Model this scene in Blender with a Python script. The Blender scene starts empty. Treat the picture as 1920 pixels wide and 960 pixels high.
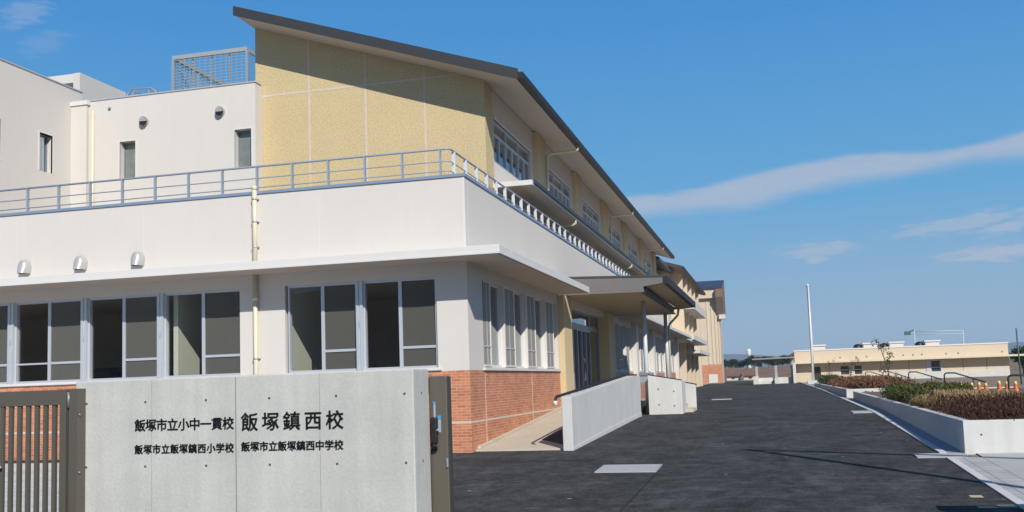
import bpy, math, random
import numpy as np
from mathutils import Vector, Matrix

random.seed(7)
C = bpy.data.collections.new('scene_collection')
bpy.context.scene.collection.children.link(C)
sc = bpy.context.scene
R = math.radians

# ------------------------------------------------------------------ camera
EYE = 1.35
cam = bpy.data.cameras.new('camera')
camo = bpy.data.objects.new('camera', cam)
C.objects.link(camo)
right = Vector((0.96780691, 0.24940763, -0.03384705))
up = Vector((0.05650068, -0.08423662, 0.99484263))
fwd = Vector((-0.24527018, 0.96472795, 0.09561649))
camo.matrix_world = Matrix(((right.x, up.x, -fwd.x, 0), (right.y, up.y, -fwd.y, 0),
                            (right.z, up.z, -fwd.z, EYE), (0, 0, 0, 1)))
cam.sensor_width = 36
cam.lens = 1883.87 / 1920 * 36
cam.shift_y = (537.6 - 480) / 1920
cam.clip_start = 0.1
cam.clip_end = 12000
sc.camera = camo

# ------------------------------------------------------------------ light
SUN_PHI, SUN_EL = R(34.0), R(34.0)
SDIR = Vector((math.sin(SUN_PHI) * math.cos(SUN_EL), -math.cos(SUN_PHI) * math.cos(SUN_EL), math.sin(SUN_EL)))
sl = bpy.data.lights.new('sun', 'SUN')
sl.energy = 4.95
sl.angle = R(0.53)
sl.color = (1.0, 0.95, 0.87)
so = bpy.data.objects.new('sun', sl)
so.rotation_euler = SDIR.to_track_quat('Z', 'Y').to_euler()
C.objects.link(so)

w = bpy.data.worlds.new('World')
sc.world = w
w.use_nodes = True
nt = w.node_tree
for n in list(nt.nodes):
    nt.nodes.remove(n)


def N(t, **kw):
    n = nt.nodes.new(t)
    for k, v in kw.items():
        setattr(n, k, v)
    return n


def mth(op, a, b=None, c=None, clamp=False):
    n = nt.nodes.new('ShaderNodeMath')
    n.operation = op
    n.use_clamp = clamp
    for i, v in enumerate((a, b, c)):
        if v is None:
            continue
        if isinstance(v, (int, float)):
            n.inputs[i].default_value = v
        else:
            nt.links.new(v, n.inputs[i])
    return n.outputs[0]


out = N('ShaderNodeOutputWorld')
bg = N('ShaderNodeBackground')
nt.links.new(bg.outputs[0], out.inputs[0])
bg.inputs[1].default_value = 0.088
sky = N('ShaderNodeTexSky', sky_type='NISHITA')
sky.sun_disc = False
sky.sun_elevation = SUN_EL
sky.sun_rotation = R(180) - SUN_PHI
sky.altitude = 0
sky.air_density = 1.0
sky.dust_density = 0.6
sky.ozone_density = 2.2
# thin clouds: placed by direction in the sky (azimuth / elevation in degrees)
tc = N('ShaderNodeTexCoord')
sep = N('ShaderNodeSeparateXYZ')
nt.links.new(tc.outputs['Generated'], sep.inputs[0])
az = mth('MULTIPLY', mth('ARCTAN2', sep.outputs[0], sep.outputs[1]), 57.29578)
el = mth('MULTIPLY', mth('ARCSINE', sep.outputs[2]), 57.29578)
cmb = N('ShaderNodeCombineXYZ')
nt.links.new(mth('MULTIPLY', az, 0.35), cmb.inputs[0])
nt.links.new(mth('MULTIPLY', el, 1.5), cmb.inputs[1])
nz = N('ShaderNodeTexNoise')
nz.inputs['Scale'].default_value = 0.9
nz.inputs['Detail'].default_value = 6
nz.inputs['Roughness'].default_value = 0.55
nt.links.new(cmb.outputs[0], nz.inputs['Vector'])
nfac = mth('SUBTRACT', nz.outputs[0], 0.5)
nz2 = N('ShaderNodeTexNoise')
nz2.inputs['Scale'].default_value = 2.4
nz2.inputs['Detail'].default_value = 8
nz2.inputs['Roughness'].default_value = 0.62
nt.links.new(cmb.outputs[0], nz2.inputs['Vector'])


def curve(pts, x, lo, hi, ylo, yhi):
    n = nt.nodes.new('ShaderNodeFloatCurve')
    cu = n.mapping.curves[0]
    cu.points[0].location = ((pts[0][0] - lo) / (hi - lo), (pts[0][1] - ylo) / (yhi - ylo))
    cu.points[1].location = ((pts[-1][0] - lo) / (hi - lo), (pts[-1][1] - ylo) / (yhi - ylo))
    for p in pts[1:-1]:
        cu.points.new((p[0] - lo) / (hi - lo), (p[1] - ylo) / (yhi - ylo))
    n.mapping.update()
    xx = mth('DIVIDE', mth('SUBTRACT', x, lo), hi - lo, clamp=True)
    nt.links.new(xx, n.inputs['Value'])
    return mth('ADD', mth('MULTIPLY', n.outputs[0], yhi - ylo), ylo)


def sstep(x, a, b):
    n = nt.nodes.new('ShaderNodeMapRange')
    n.interpolation_type = 'SMOOTHSTEP'
    n.inputs['From Min'].default_value = a
    n.inputs['From Max'].default_value = b
    nt.links.new(x, n.inputs['Value'])
    return n.outputs[0]


elw = mth('ADD', el, mth('MULTIPLY', nfac, 0.55))
hi_c = curve([(-12, 10.15), (-7.5, 10.43), (-3.7, 10.62), (-0.7, 11.15), (2.2, 11.6), (6.4, 11.7), (10.3, 11.5), (14, 12.2)], az, -12, 14, 5, 15)
lo_c = curve([(-12, 8.6), (-6.3, 9.0), (-3.8, 9.12), (-0.8, 9.1), (2.1, 9.7), (6.3, 10.05), (10.3, 10.35), (14, 10.35)], az, -12, 14, 5, 15)
m1 = mth('MULTIPLY', sstep(mth('SUBTRACT', hi_c, elw), -0.08, 0.42), sstep(mth('SUBTRACT', elw, lo_c), -0.25, 0.75))
m1 = mth('MULTIPLY', m1, mth('ADD', mth('MULTIPLY', nz2.outputs[0], 0.5), 0.62), clamp=True)


def blob(a0, e0, ra, re, tilt, dens):
    da = mth('SUBTRACT', az, a0)
    de = mth('SUBTRACT', mth('SUBTRACT', el, e0), mth('MULTIPLY', da, tilt))
    d = mth('ADD', mth('POWER', mth('DIVIDE', mth('ABSOLUTE', da), ra), 2.0), mth('POWER', mth('DIVIDE', mth('ABSOLUTE', de), re), 2.0))
    m = mth('SUBTRACT', 1.0, mth('SQRT', d))
    m = mth('ADD', m, mth('MULTIPLY', mth('SUBTRACT', nz2.outputs[0], 0.5), 2.2))
    return mth('MULTIPLY', sstep(m, 0.0, 0.75), dens)


blobs = [blob(2.9, 6.7, 2.8, 0.6, 0.03, .62), blob(2.7, 6.2, .9, .4, 0, .7), blob(10.2, 7.5, 4.8, 0.6, 0.09, .62),
         blob(12.2, 7.15, 2.0, .5, .2, .7), blob(11.6, 5.85, 3.4, .6, .05, .85), blob(-40.4, 19.6, 1.6, .9, .3, .33),
         blob(-39.5, 18.2, 1.6, .8, .3, .18)]
mm = m1
for b in blobs:
    mm = mth('MAXIMUM', mm, b)
mm = mth('MULTIPLY', mm, 0.74)
mix = N('ShaderNodeMixRGB')
nt.links.new(mm, mix.inputs[0])
hs = N('ShaderNodeHueSaturation')
hs.inputs['Saturation'].default_value = 1.12
nt.links.new(sky.outputs[0], hs.inputs['Color'])
# the clear blue deepening with height, over the physical sky
ramp = N('ShaderNodeValToRGB')
els = ramp.color_ramp.elements
els[0].position, els[0].color = 0.0, (.36, .50, .64, 1)
els[1].position, els[1].color = 1.0, (.010, .045, .17, 1)
for p_, c_ in ((.035, (.29, .455, .63, 1)), (.107, (.12, .39, .69, 1)), (.22, (.056, .285, .66, 1)), (.45, (.024, .11, .34, 1))):
    e_ = els.new(p_)
    e_.color = c_
nt.links.new(mth('DIVIDE', el, 90.0, clamp=True), ramp.inputs[0])
gain = N('ShaderNodeVectorMath', operation='SCALE')
gain.inputs['Scale'].default_value = 11.4
nt.links.new(ramp.outputs[0], gain.inputs[0])
smix = N('ShaderNodeMixRGB')
smix.inputs[0].default_value = 0.93
nt.links.new(hs.outputs[0], smix.inputs[1])
nt.links.new(gain.outputs[0], smix.inputs[2])
nt.links.new(smix.outputs[0], mix.inputs[1])
mix.inputs[2].default_value = (5.8, 6.1, 7.0, 1)
nt.links.new(mix.outputs[0], bg.inputs[0])

vs = sc.view_settings
vs.view_transform = 'Standard'
vs.look = 'None'
vs.exposure = 0.0
vs.gamma = 1.0
vs.use_curve_mapping = False
sc.cycles.max_bounces = 8
sc.cycles.transparent_max_bounces = 16
sc.cycles.use_denoising = True


# ------------------------------------------------------------------ materials
def mat(name, col, rough=.6, metal=0.0, var=.06, scale=2.0, bump=0.0, bscale=60.0, streak=0.0, spec=.5, fine=0.0):
    m = bpy.data.materials.new(name)
    m.use_nodes = True
    t = m.node_tree
    p = t.nodes['Principled BSDF']
    p.inputs['Roughness'].default_value = rough
    p.inputs['Metallic'].default_value = metal
    p.inputs['Specular IOR Level'].default_value = spec
    co = t.nodes.new('ShaderNodeTexCoord')
    n1 = t.nodes.new('ShaderNodeTexNoise')
    n1.inputs['Scale'].default_value = scale
    n1.inputs['Detail'].default_value = 6
    n1.inputs['Roughness'].default_value = .65
    t.links.new(co.outputs['Object'], n1.inputs['Vector'])
    r = t.nodes.new('ShaderNodeMapRange')
    r.inputs['From Min'].default_value = .3
    r.inputs['From Max'].default_value = .7
    r.inputs['To Min'].default_value = 1 - var
    r.inputs['To Max'].default_value = 1 + var
    t.links.new(n1.outputs[0], r.inputs[0])
    val = r.outputs[0]
    if streak:
        mp = t.nodes.new('ShaderNodeMapping')
        mp.inputs['Scale'].default_value = (7, 7, .35)
        t.links.new(co.outputs['Object'], mp.inputs[0])
        n3 = t.nodes.new('ShaderNodeTexNoise')
        n3.inputs['Scale'].default_value = 1.0
        n3.inputs['Detail'].default_value = 5
        t.links.new(mp.outputs[0], n3.inputs['Vector'])
        r3 = t.nodes.new('ShaderNodeMapRange')
        r3.inputs['From Min'].default_value = .3
        r3.inputs['From Max'].default_value = .7
        r3.inputs['To Min'].default_value = 1 - streak
        r3.inputs['To Max'].default_value = 1 + streak * .4
        t.links.new(n3.outputs[0], r3.inputs[0])
        mu = t.nodes.new('ShaderNodeMath')
        mu.operation = 'MULTIPLY'
        t.links.new(val, mu.inputs[0])
        t.links.new(r3.outputs[0], mu.inputs[1])
        val = mu.outputs[0]
    if fine:
        n4 = t.nodes.new('ShaderNodeTexNoise')
        n4.inputs['Scale'].default_value = bscale
        n4.inputs['Detail'].default_value = 3
        t.links.new(co.outputs['Object'], n4.inputs['Vector'])
        r4 = t.nodes.new('ShaderNodeMapRange')
        r4.inputs['From Min'].default_value = .3
        r4.inputs['From Max'].default_value = .7
        r4.inputs['To Min'].default_value = 1 - fine
        r4.inputs['To Max'].default_value = 1 + fine
        t.links.new(n4.outputs[0], r4.inputs[0])
        mu = t.nodes.new('ShaderNodeMath')
        mu.operation = 'MULTIPLY'
        t.links.new(val, mu.inputs[0])
        t.links.new(r4.outputs[0], mu.inputs[1])
        val = mu.outputs[0]
    vm = t.nodes.new('ShaderNodeVectorMath')
    vm.operation = 'SCALE'
    vm.inputs[0].default_value = [c_ * .88 for c_ in col]
    t.links.new(val, vm.inputs['Scale'])
    t.links.new(vm.outputs[0], p.inputs['Base Color'])
    if bump:
        n2 = t.nodes.new('ShaderNodeTexNoise')
        n2.inputs['Scale'].default_value = bscale
        n2.inputs['Detail'].default_value = 4
        t.links.new(co.outputs['Object'], n2.inputs['Vector'])
        b = t.nodes.new('ShaderNodeBump')
        b.inputs['Strength'].default_value = bump
        b.inputs['Distance'].default_value = .01
        t.links.new(n2.outputs[0], b.inputs['Height'])
        t.links.new(b.outputs[0], p.inputs['Normal'])
    return m


def brick_mat():
    m = bpy.data.materials.new('brick_tile')
    m.use_nodes = True
    t = m.node_tree
    p = t.nodes['Principled BSDF']
    co = t.nodes.new('ShaderNodeTexCoord')
    s = t.nodes.new('ShaderNodeSeparateXYZ')
    t.links.new(co.outputs['Object'], s.inputs[0])
    a = t.nodes.new('ShaderNodeMath')
    a.operation = 'ADD'
    t.links.new(s.outputs[0], a.inputs[0])
    t.links.new(s.outputs[1], a.inputs[1])
    cb = t.nodes.new('ShaderNodeCombineXYZ')
    t.links.new(a.outputs[0], cb.inputs[0])
    t.links.new(s.outputs[2], cb.inputs[1])
    bt = t.nodes.new('ShaderNodeTexBrick')
    bt.offset = .5
    bt.inputs['Scale'].default_value = 1
    bt.inputs['Brick Width'].default_value = .205
    bt.inputs['Row Height'].default_value = .062
    bt.inputs['Mortar Size'].default_value = .006
    bt.inputs['Mortar Smooth'].default_value = .2
    bt.inputs['Bias'].default_value = 0
    bt.inputs['Color1'].default_value = (.58, .225, .11, 1)
    bt.inputs['Color2'].default_value = (.42, .14, .07, 1)
    bt.inputs['Mortar'].default_value = (.58, .38, .26, 1)
    t.links.new(cb.outputs[0], bt.inputs['Vector'])
    n1 = t.nodes.new('ShaderNodeTexNoise')
    n1.inputs['Scale'].default_value = 1.3
    n1.inputs['Detail'].default_value = 5
    t.links.new(co.outputs['Object'], n1.inputs['Vector'])
    r = t.nodes.new('ShaderNodeMapRange')
    r.inputs['From Min'].default_value = .3
    r.inputs['From Max'].default_value = .7
    r.inputs['To Min'].default_value = .9
    r.inputs['To Max'].default_value = 1.12
    t.links.new(n1.outputs[0], r.inputs[0])
    vm = t.nodes.new('ShaderNodeVectorMath')
    vm.operation = 'SCALE'
    t.links.new(bt.outputs[0], vm.inputs[0])
    t.links.new(r.outputs[0], vm.inputs['Scale'])
    t.links.new(vm.outputs[0], p.inputs['Base Color'])
    p.inputs['Roughness'].default_value = .6
    b = t.nodes.new('ShaderNodeBump')
    b.inputs['Strength'].default_value = .5
    b.inputs['Distance'].default_value = .008
    b.invert = True
    t.links.new(bt.outputs['Fac'], b.inputs['Height'])
    t.links.new(b.outputs[0], p.inputs['Normal'])
    return m


def glass_mat(name, tint, refl=.12):
    m = bpy.data.materials.new(name)
    m.use_nodes = True
    t = m.node_tree
    for n in list(t.nodes):
        t.nodes.remove(n)
    o = t.nodes.new('ShaderNodeOutputMaterial')
    mx = t.nodes.new('ShaderNodeMixShader')
    tr = t.nodes.new('ShaderNodeBsdfTransparent')
    tr.inputs[0].default_value = (*tint, 1)
    gl = t.nodes.new('ShaderNodeBsdfGlossy')
    gl.inputs['Roughness'].default_value = 0.01
    gl.inputs['Color'].default_value = (.95, .97, 1, 1)
    fr = t.nodes.new('ShaderNodeLayerWeight')
    fr.inputs[0].default_value = .5
    pw_ = t.nodes.new('ShaderNodeMath')
    pw_.operation = 'POWER'
    pw_.inputs[1].default_value = 5.0
    t.links.new(fr.outputs['Facing'], pw_.inputs[0])
    ad = t.nodes.new('ShaderNodeMath')
    ad.operation = 'MULTIPLY_ADD'
    ad.use_clamp = True
    ad.inputs[1].default_value = .9
    ad.inputs[2].default_value = refl
    t.links.new(pw_.outputs[0], ad.inputs[0])
    t.links.new(ad.outputs[0], mx.inputs[0])
    t.links.new(tr.outputs[0], mx.inputs[1])
    t.links.new(gl.outputs[0], mx.inputs[2])
    t.links.new(mx.outputs[0], o.inputs[0])
    return m


def screen_mat(name, col, fac):
    m = bpy.data.materials.new(name)
    m.use_nodes = True
    t = m.node_tree
    for n in list(t.nodes):
        t.nodes.remove(n)
    o = t.nodes.new('ShaderNodeOutputMaterial')
    mx = t.nodes.new('ShaderNodeMixShader')
    lw = t.nodes.new('ShaderNodeLayerWeight')
    lw.inputs[0].default_value = .5
    ma = t.nodes.new('ShaderNodeMath')
    ma.operation = 'MULTIPLY_ADD'
    ma.use_clamp = True
    ma.inputs[1].default_value = .62
    ma.inputs[2].default_value = fac
    t.links.new(lw.outputs['Facing'], ma.inputs[0])
    t.links.new(ma.outputs[0], mx.inputs[0])
    tr = t.nodes.new('ShaderNodeBsdfTransparent')
    df = t.nodes.new('ShaderNodeBsdfDiffuse')
    df.inputs[0].default_value = (*col, 1)
    t.links.new(tr.outputs[0], mx.inputs[1])
    t.links.new(df.outputs[0], mx.inputs[2])
    t.links.new(mx.outputs[0], o.inputs[0])
    return m


def asphalt_mat():
    m = mat('asphalt', (.056, .056, .0565), .9, var=.0, bump=.9, bscale=70, spec=.12)
    t = m.node_tree
    p = t.nodes['Principled BSDF']
    co = t.nodes.new('ShaderNodeTexCoord')
    val = None
    for scl, amp, sx, sy in ((.3, .20, 1, .6), (1.1, .36, 1, .8), (5, .45, 1, .7), (28, .5, 1, .8)):
        mp = t.nodes.new('ShaderNodeMapping')
        mp.inputs['Scale'].default_value = (sx, sy, 1)
        t.links.new(co.outputs['Object'], mp.inputs[0])
        n = t.nodes.new('ShaderNodeTexNoise')
        n.inputs['Scale'].default_value = scl
        n.inputs['Detail'].default_value = 6
        n.inputs['Roughness'].default_value = .7
        t.links.new(mp.outputs[0], n.inputs['Vector'])
        r = t.nodes.new('ShaderNodeMapRange')
        r.inputs['From Min'].default_value = .3
        r.inputs['From Max'].default_value = .7
        r.inputs['To Min'].default_value = 1 - amp
        r.inputs['To Max'].default_value = 1 + amp
        t.links.new(n.outputs[0], r.inputs[0])
        if val is None:
            val = r.outputs[0]
        else:
            mu = t.nodes.new('ShaderNodeMath')
            mu.operation = 'MULTIPLY'
            t.links.new(val, mu.inputs[0])
            t.links.new(r.outputs[0], mu.inputs[1])
            val = mu.outputs[0]
    # roller and tyre scuffs: thin paler arcs in two directions
    for rot, th in ((.75, .61), (1.25, .62), (-.95, .64)):
        mp = t.nodes.new('ShaderNodeMapping')
        mp.inputs['Rotation'].default_value = (0, 0, rot)
        mp.inputs['Scale'].default_value = (.45, 7.0, 1)
        t.links.new(co.outputs['Object'], mp.inputs[0])
        n = t.nodes.new('ShaderNodeTexNoise')
        n.inputs['Scale'].default_value = 1.0
        n.inputs['Detail'].default_value = 4
        n.inputs['Distortion'].default_value = .35
        t.links.new(mp.outputs[0], n.inputs['Vector'])
        r = t.nodes.new('ShaderNodeMapRange')
        r.inputs['From Min'].default_value = th
        r.inputs['From Max'].default_value = th + .1
        r.inputs['To Min'].default_value = 1.0
        r.inputs['To Max'].default_value = 1.55
        t.links.new(n.outputs[0], r.inputs[0])
        mu = t.nodes.new('ShaderNodeMath')
        mu.operation = 'MULTIPLY'
        t.links.new(val, mu.inputs[0])
        t.links.new(r.outputs[0], mu.inputs[1])
        val = mu.outputs[0]
    # sparse pale specks of dust and grit
    vo = t.nodes.new('ShaderNodeTexVoronoi')
    vo.inputs['Scale'].default_value = 1.1
    t.links.new(co.outputs['Object'], vo.inputs['Vector'])
    r = t.nodes.new('ShaderNodeMapRange')
    r.inputs['From Min'].default_value = .05
    r.inputs['From Max'].default_value = .025
    t.links.new(vo.outputs['Distance'], r.inputs[0])
    vm = t.nodes.new('ShaderNodeVectorMath')
    vm.operation = 'SCALE'
    vm.inputs[0].default_value = (.056, .056, .0565)
    t.links.new(val, vm.inputs['Scale'])
    mx = t.nodes.new('ShaderNodeMixRGB')
    mx.inputs[2].default_value = (.3, .3, .29, 1)
    t.links.new(r.outputs[0], mx.inputs[0])
    t.links.new(vm.outputs[0], mx.inputs[1])
    t.links.new(mx.outputs[0], p.inputs['Base Color'])
    return m


def paving_mat(name, col, col2, sx, sy, joint):
    m = bpy.data.materials.new(name)
    m.use_nodes = True
    t = m.node_tree
    p = t.nodes['Principled BSDF']
    p.inputs['Roughness'].default_value = .8
    co = t.nodes.new('ShaderNodeTexCoord')
    bt = t.nodes.new('ShaderNodeTexBrick')
    bt.offset = 0
    bt.inputs['Scale'].default_value = 1
    bt.inputs['Brick Width'].default_value = sx
    bt.inputs['Row Height'].default_value = sy
    bt.inputs['Mortar Size'].default_value = joint
    bt.inputs['Color1'].default_value = (*col, 1)
    bt.inputs['Color2'].default_value = (*col2, 1)
    bt.inputs['Mortar'].default_value = (col[0] * .5, col[1] * .5, col[2] * .5, 1)
    t.links.new(co.outputs['Object'], bt.inputs['Vector'])
    n1 = t.nodes.new('ShaderNodeTexNoise')
    n1.inputs['Scale'].default_value = 3
    n1.inputs['Detail'].default_value = 8
    t.links.new(co.outputs['Object'], n1.inputs['Vector'])
    r = t.nodes.new('ShaderNodeMapRange')
    r.inputs['From Min'].default_value = .3
    r.inputs['From Max'].default_value = .7
    r.inputs['To Min'].default_value = .84
    r.inputs['To Max'].default_value = 1.1
    t.links.new(n1.outputs[0], r.inputs[0])
    vm = t.nodes.new('ShaderNodeVectorMath')
    vm.operation = 'SCALE'
    t.links.new(bt.outputs[0], vm.inputs[0])
    t.links.new(r.outputs[0], vm.inputs['Scale'])
    t.links.new(vm.outputs[0], p.inputs['Base Color'])
    return m


def leaf_mat(name, cols):
    m = bpy.data.materials.new(name)
    m.use_nodes = True
    t = m.node_tree
    p = t.nodes['Principled BSDF']
    p.inputs['Roughness'].default_value = .7
    p.inputs['Specular IOR Level'].default_value = .2
    g = t.nodes.new('ShaderNodeNewGeometry')
    cr = t.nodes.new('ShaderNodeValToRGB')
    while len(cr.color_ramp.elements) < len(cols):
        cr.color_ramp.elements.new(.5)
    for i, c in enumerate(cols):
        cr.color_ramp.elements[i].position = i / max(1, len(cols) - 1)
        cr.color_ramp.elements[i].color = (*c, 1)
    t.links.new(g.outputs['Random Per Island'], cr.inputs[0])
    t.links.new(cr.outputs[0], p.inputs['Base Color'])
    return m


WHITE = mat('white_wall_paint', (.70, .66, .61), .75, var=.025, scale=.45, streak=.014, bump=.12, bscale=120)
WHITE2 = mat('white_metal_trim', (.74, .72, .69), .5, var=.02, scale=2)
SOFFIT = mat('soffit_board', (.62, .54, .46), .8, var=.03, scale=1)
YELLOW = mat('ochre_mosaic_tile', (.62, .49, .275), .75, var=.04, scale=1.0, bump=.35, bscale=20, fine=.15)
YPOST = mat('ochre_plaster', (.66, .53, .32), .75, var=.04, scale=1.5, bump=.1)
JOINT = mat('pale_joint_sealant', (.66, .56, .46), .7, var=.06, scale=5)
BRICK = brick_mat()
CREAM = mat('cream_pipe_plastic', (.75, .68, .51), .45, var=.03)
CREAMW = mat('cream_wall_paint', (.70, .58, .43), .75, var=.03, scale=.5, streak=.03)
DARKROOF = mat('dark_grey_roof_metal', (.055, .055, .06), .5, var=.08, scale=2)
FASCIA = mat('grey_fascia_metal', (.040, .041, .044), .5, var=.05)
NAVY = mat('navy_gutter_metal', (.012, .013, .018), .6, var=.05)
NAVYROOF = mat('navy_roof_metal', (.04, .045, .085), .45, var=.06)
BLUERAIL = mat('blue_grey_rail_paint', (.36, .42, .50), .45, metal=.15, var=.04)
RAILPOST = mat('pale_rail_post_paint', (.66, .69, .74), .45, var=.03)
COPING = mat('blue_grey_coping_metal', (.30, .38, .50), .4, metal=.3, var=.04)
ALU = mat('aluminium', (.62, .65, .70), .38, metal=.35, var=.03)
ALUD = mat('dark_aluminium', (.30, .33, .37), .4, metal=.4, var=.03)
CONC = mat('fair_faced_concrete', (.58, .58, .545), .8, var=.11, scale=1.1, streak=.08, bump=.25, bscale=35, fine=.04)
CONCW = mat('pale_concrete', (.66, .655, .63), .8, var=.06, scale=1.4, streak=.06, bump=.2, bscale=50)
CONCD = mat('grey_concrete', (.36, .37, .37), .85, var=.1, scale=2, bump=.3, bscale=40)
KERBW = mat('white_kerb_concrete', (.66, .65, .62), .8, var=.08, scale=2.5, bump=.2)
RAMPC = mat('cream_ramp_surface', (.60, .53, .42), .85, var=.06, scale=1.2, bump=.2, bscale=70)
MATD = mat('dark_anti_slip_surface', (.035, .035, .05), .85, var=.1, bump=.4)
APRON = paving_mat('apron_concrete', (.60, .59, .56), (.56, .55, .53), 1.5, 1.5, .012)
TILE = paving_mat('sidewalk_tile', (.47, .46, .44), (.41, .405, .39), .3, .3, .010)
PAVE = mat('pavement_concrete', (.47, .47, .45), .85, var=.07, scale=1.6, bump=.2)
ASPH = asphalt_mat()
GROUND = mat('dry_earth', (.22, .18, .13), .95, var=.2, scale=.15, bump=.3)
SOIL = mat('planter_soil', (.16, .115, .075), .95, var=.3, scale=6, bump=.8, bscale=30, fine=.4)
TAUPE = mat('taupe_gate_paint', (.145, .132, .105), .45, metal=.25, var=.04)
TAUPED = mat('dark_taupe_paint', (.075, .07, .058), .5, metal=.25, var=.05)
BLACK = mat('black_plastic', (.012, .012, .013), .45, var=.05)
LETTER = mat('black_letter_metal', (.012, .014, .013), .4, metal=.3, var=.05)
STICK = mat('blue_film', (.05, .35, .75), .3, var=.05)
STEEL = mat('galvanised_steel', (.55, .60, .64), .4, metal=.6, var=.06, scale=6)
STEELB = mat('painted_steel_post', (.60, .64, .68), .4, var=.03)
CAGE = mat('galvanised_lattice', (.42, .45, .45), .5, metal=.2, var=.05)
HOLE = mat('tie_hole_mortar', (.10, .10, .095), .9, var=.1)
DARKPIPE = mat('dark_brown_steel', (.03, .028, .026), .4, metal=.3)
GREENP = mat('green_painted_steel', (.05, .13, .12), .5)
ORANGE = mat('orange_cone_plastic', (.75, .12, .03), .5, var=.05)
YELC = mat('yellow_reflective_band', (.85, .60, .12), .45, var=.05)
FLAGW = mat('white_flagpole_paint', (.78, .78, .78), .35, var=.02)
INTW = mat('interior_wall_paint', (.62, .60, .52), .8, var=.03)
INTC = mat('interior_ceiling', (.62, .52, .40), .9, var=.03)
INTF = mat('interior_floor', (.36, .25, .16), .5, var=.1)
INTD = mat('interior_dark_furniture', (.24, .16, .11), .6, var=.1)
GLASS = glass_mat('window_glass', (.93, .95, .94), .03)
GLASSB = glass_mat('blue_window_glass', (.70, .76, .80), .10)
FROST = mat('frosted_glass', (.20, .225, .215), .25, var=.25, scale=2.5, spec=.8)
SCREEN = screen_mat('insect_screen', (.16, .16, .145), .34)
SCREEN2 = mat('pale_mesh_blind', (.34, .32, .285), .8, var=.04, streak=.16, scale=4)
GRATE = mat('pale_galvanised_grate', (.47, .48, .49), .5, var=.05, scale=8)
TANROOF = mat('tan_shelter_roof', (.34, .32, .26), .6, var=.05)
REDROOF = mat('red_brown_roof_tile', (.25, .11, .08), .7, var=.15)
BARK = mat('young_bark', (.10, .075, .05), .9, var=.15)
HILLM = mat('wooded_hill', (.045, .065, .05), .95, var=.25, scale=.02)
BROWNB = mat('dry_grass_bank', (.20, .13, .085), .95, var=.3, scale=.5, bump=.4)
L_RED = leaf_mat('dark_red_leaves', [(.03, .014, .011), (.058, .02, .014), (.05, .032, .018), (.105, .055, .034)])
L_GRN = leaf_mat('green_leaves', [(.015, .032, .01), (.035, .06, .014), (.075, .09, .024), (.15, .12, .04)])
L_DRY = leaf_mat('dry_straw', [(.20, .13, .06), (.30, .21, .10), (.40, .29, .15), (.24, .14, .06)])
L_BRN = leaf_mat('brown_winter_leaves', [(.09, .045, .025), (.16, .085, .045), (.24, .13, .07), (.13, .05, .035)])
L_DGR = leaf_mat('dark_evergreen_leaves', [(.010, .02, .010), (.02, .035, .014), (.03, .045, .02)])
L_SAP = leaf_mat('olive_leaves', [(.07, .08, .025), (.16, .14, .05), (.05, .06, .02), (.25, .21, .09)])


# ------------------------------------------------------------------ mesh helpers
ORG = {}


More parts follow.
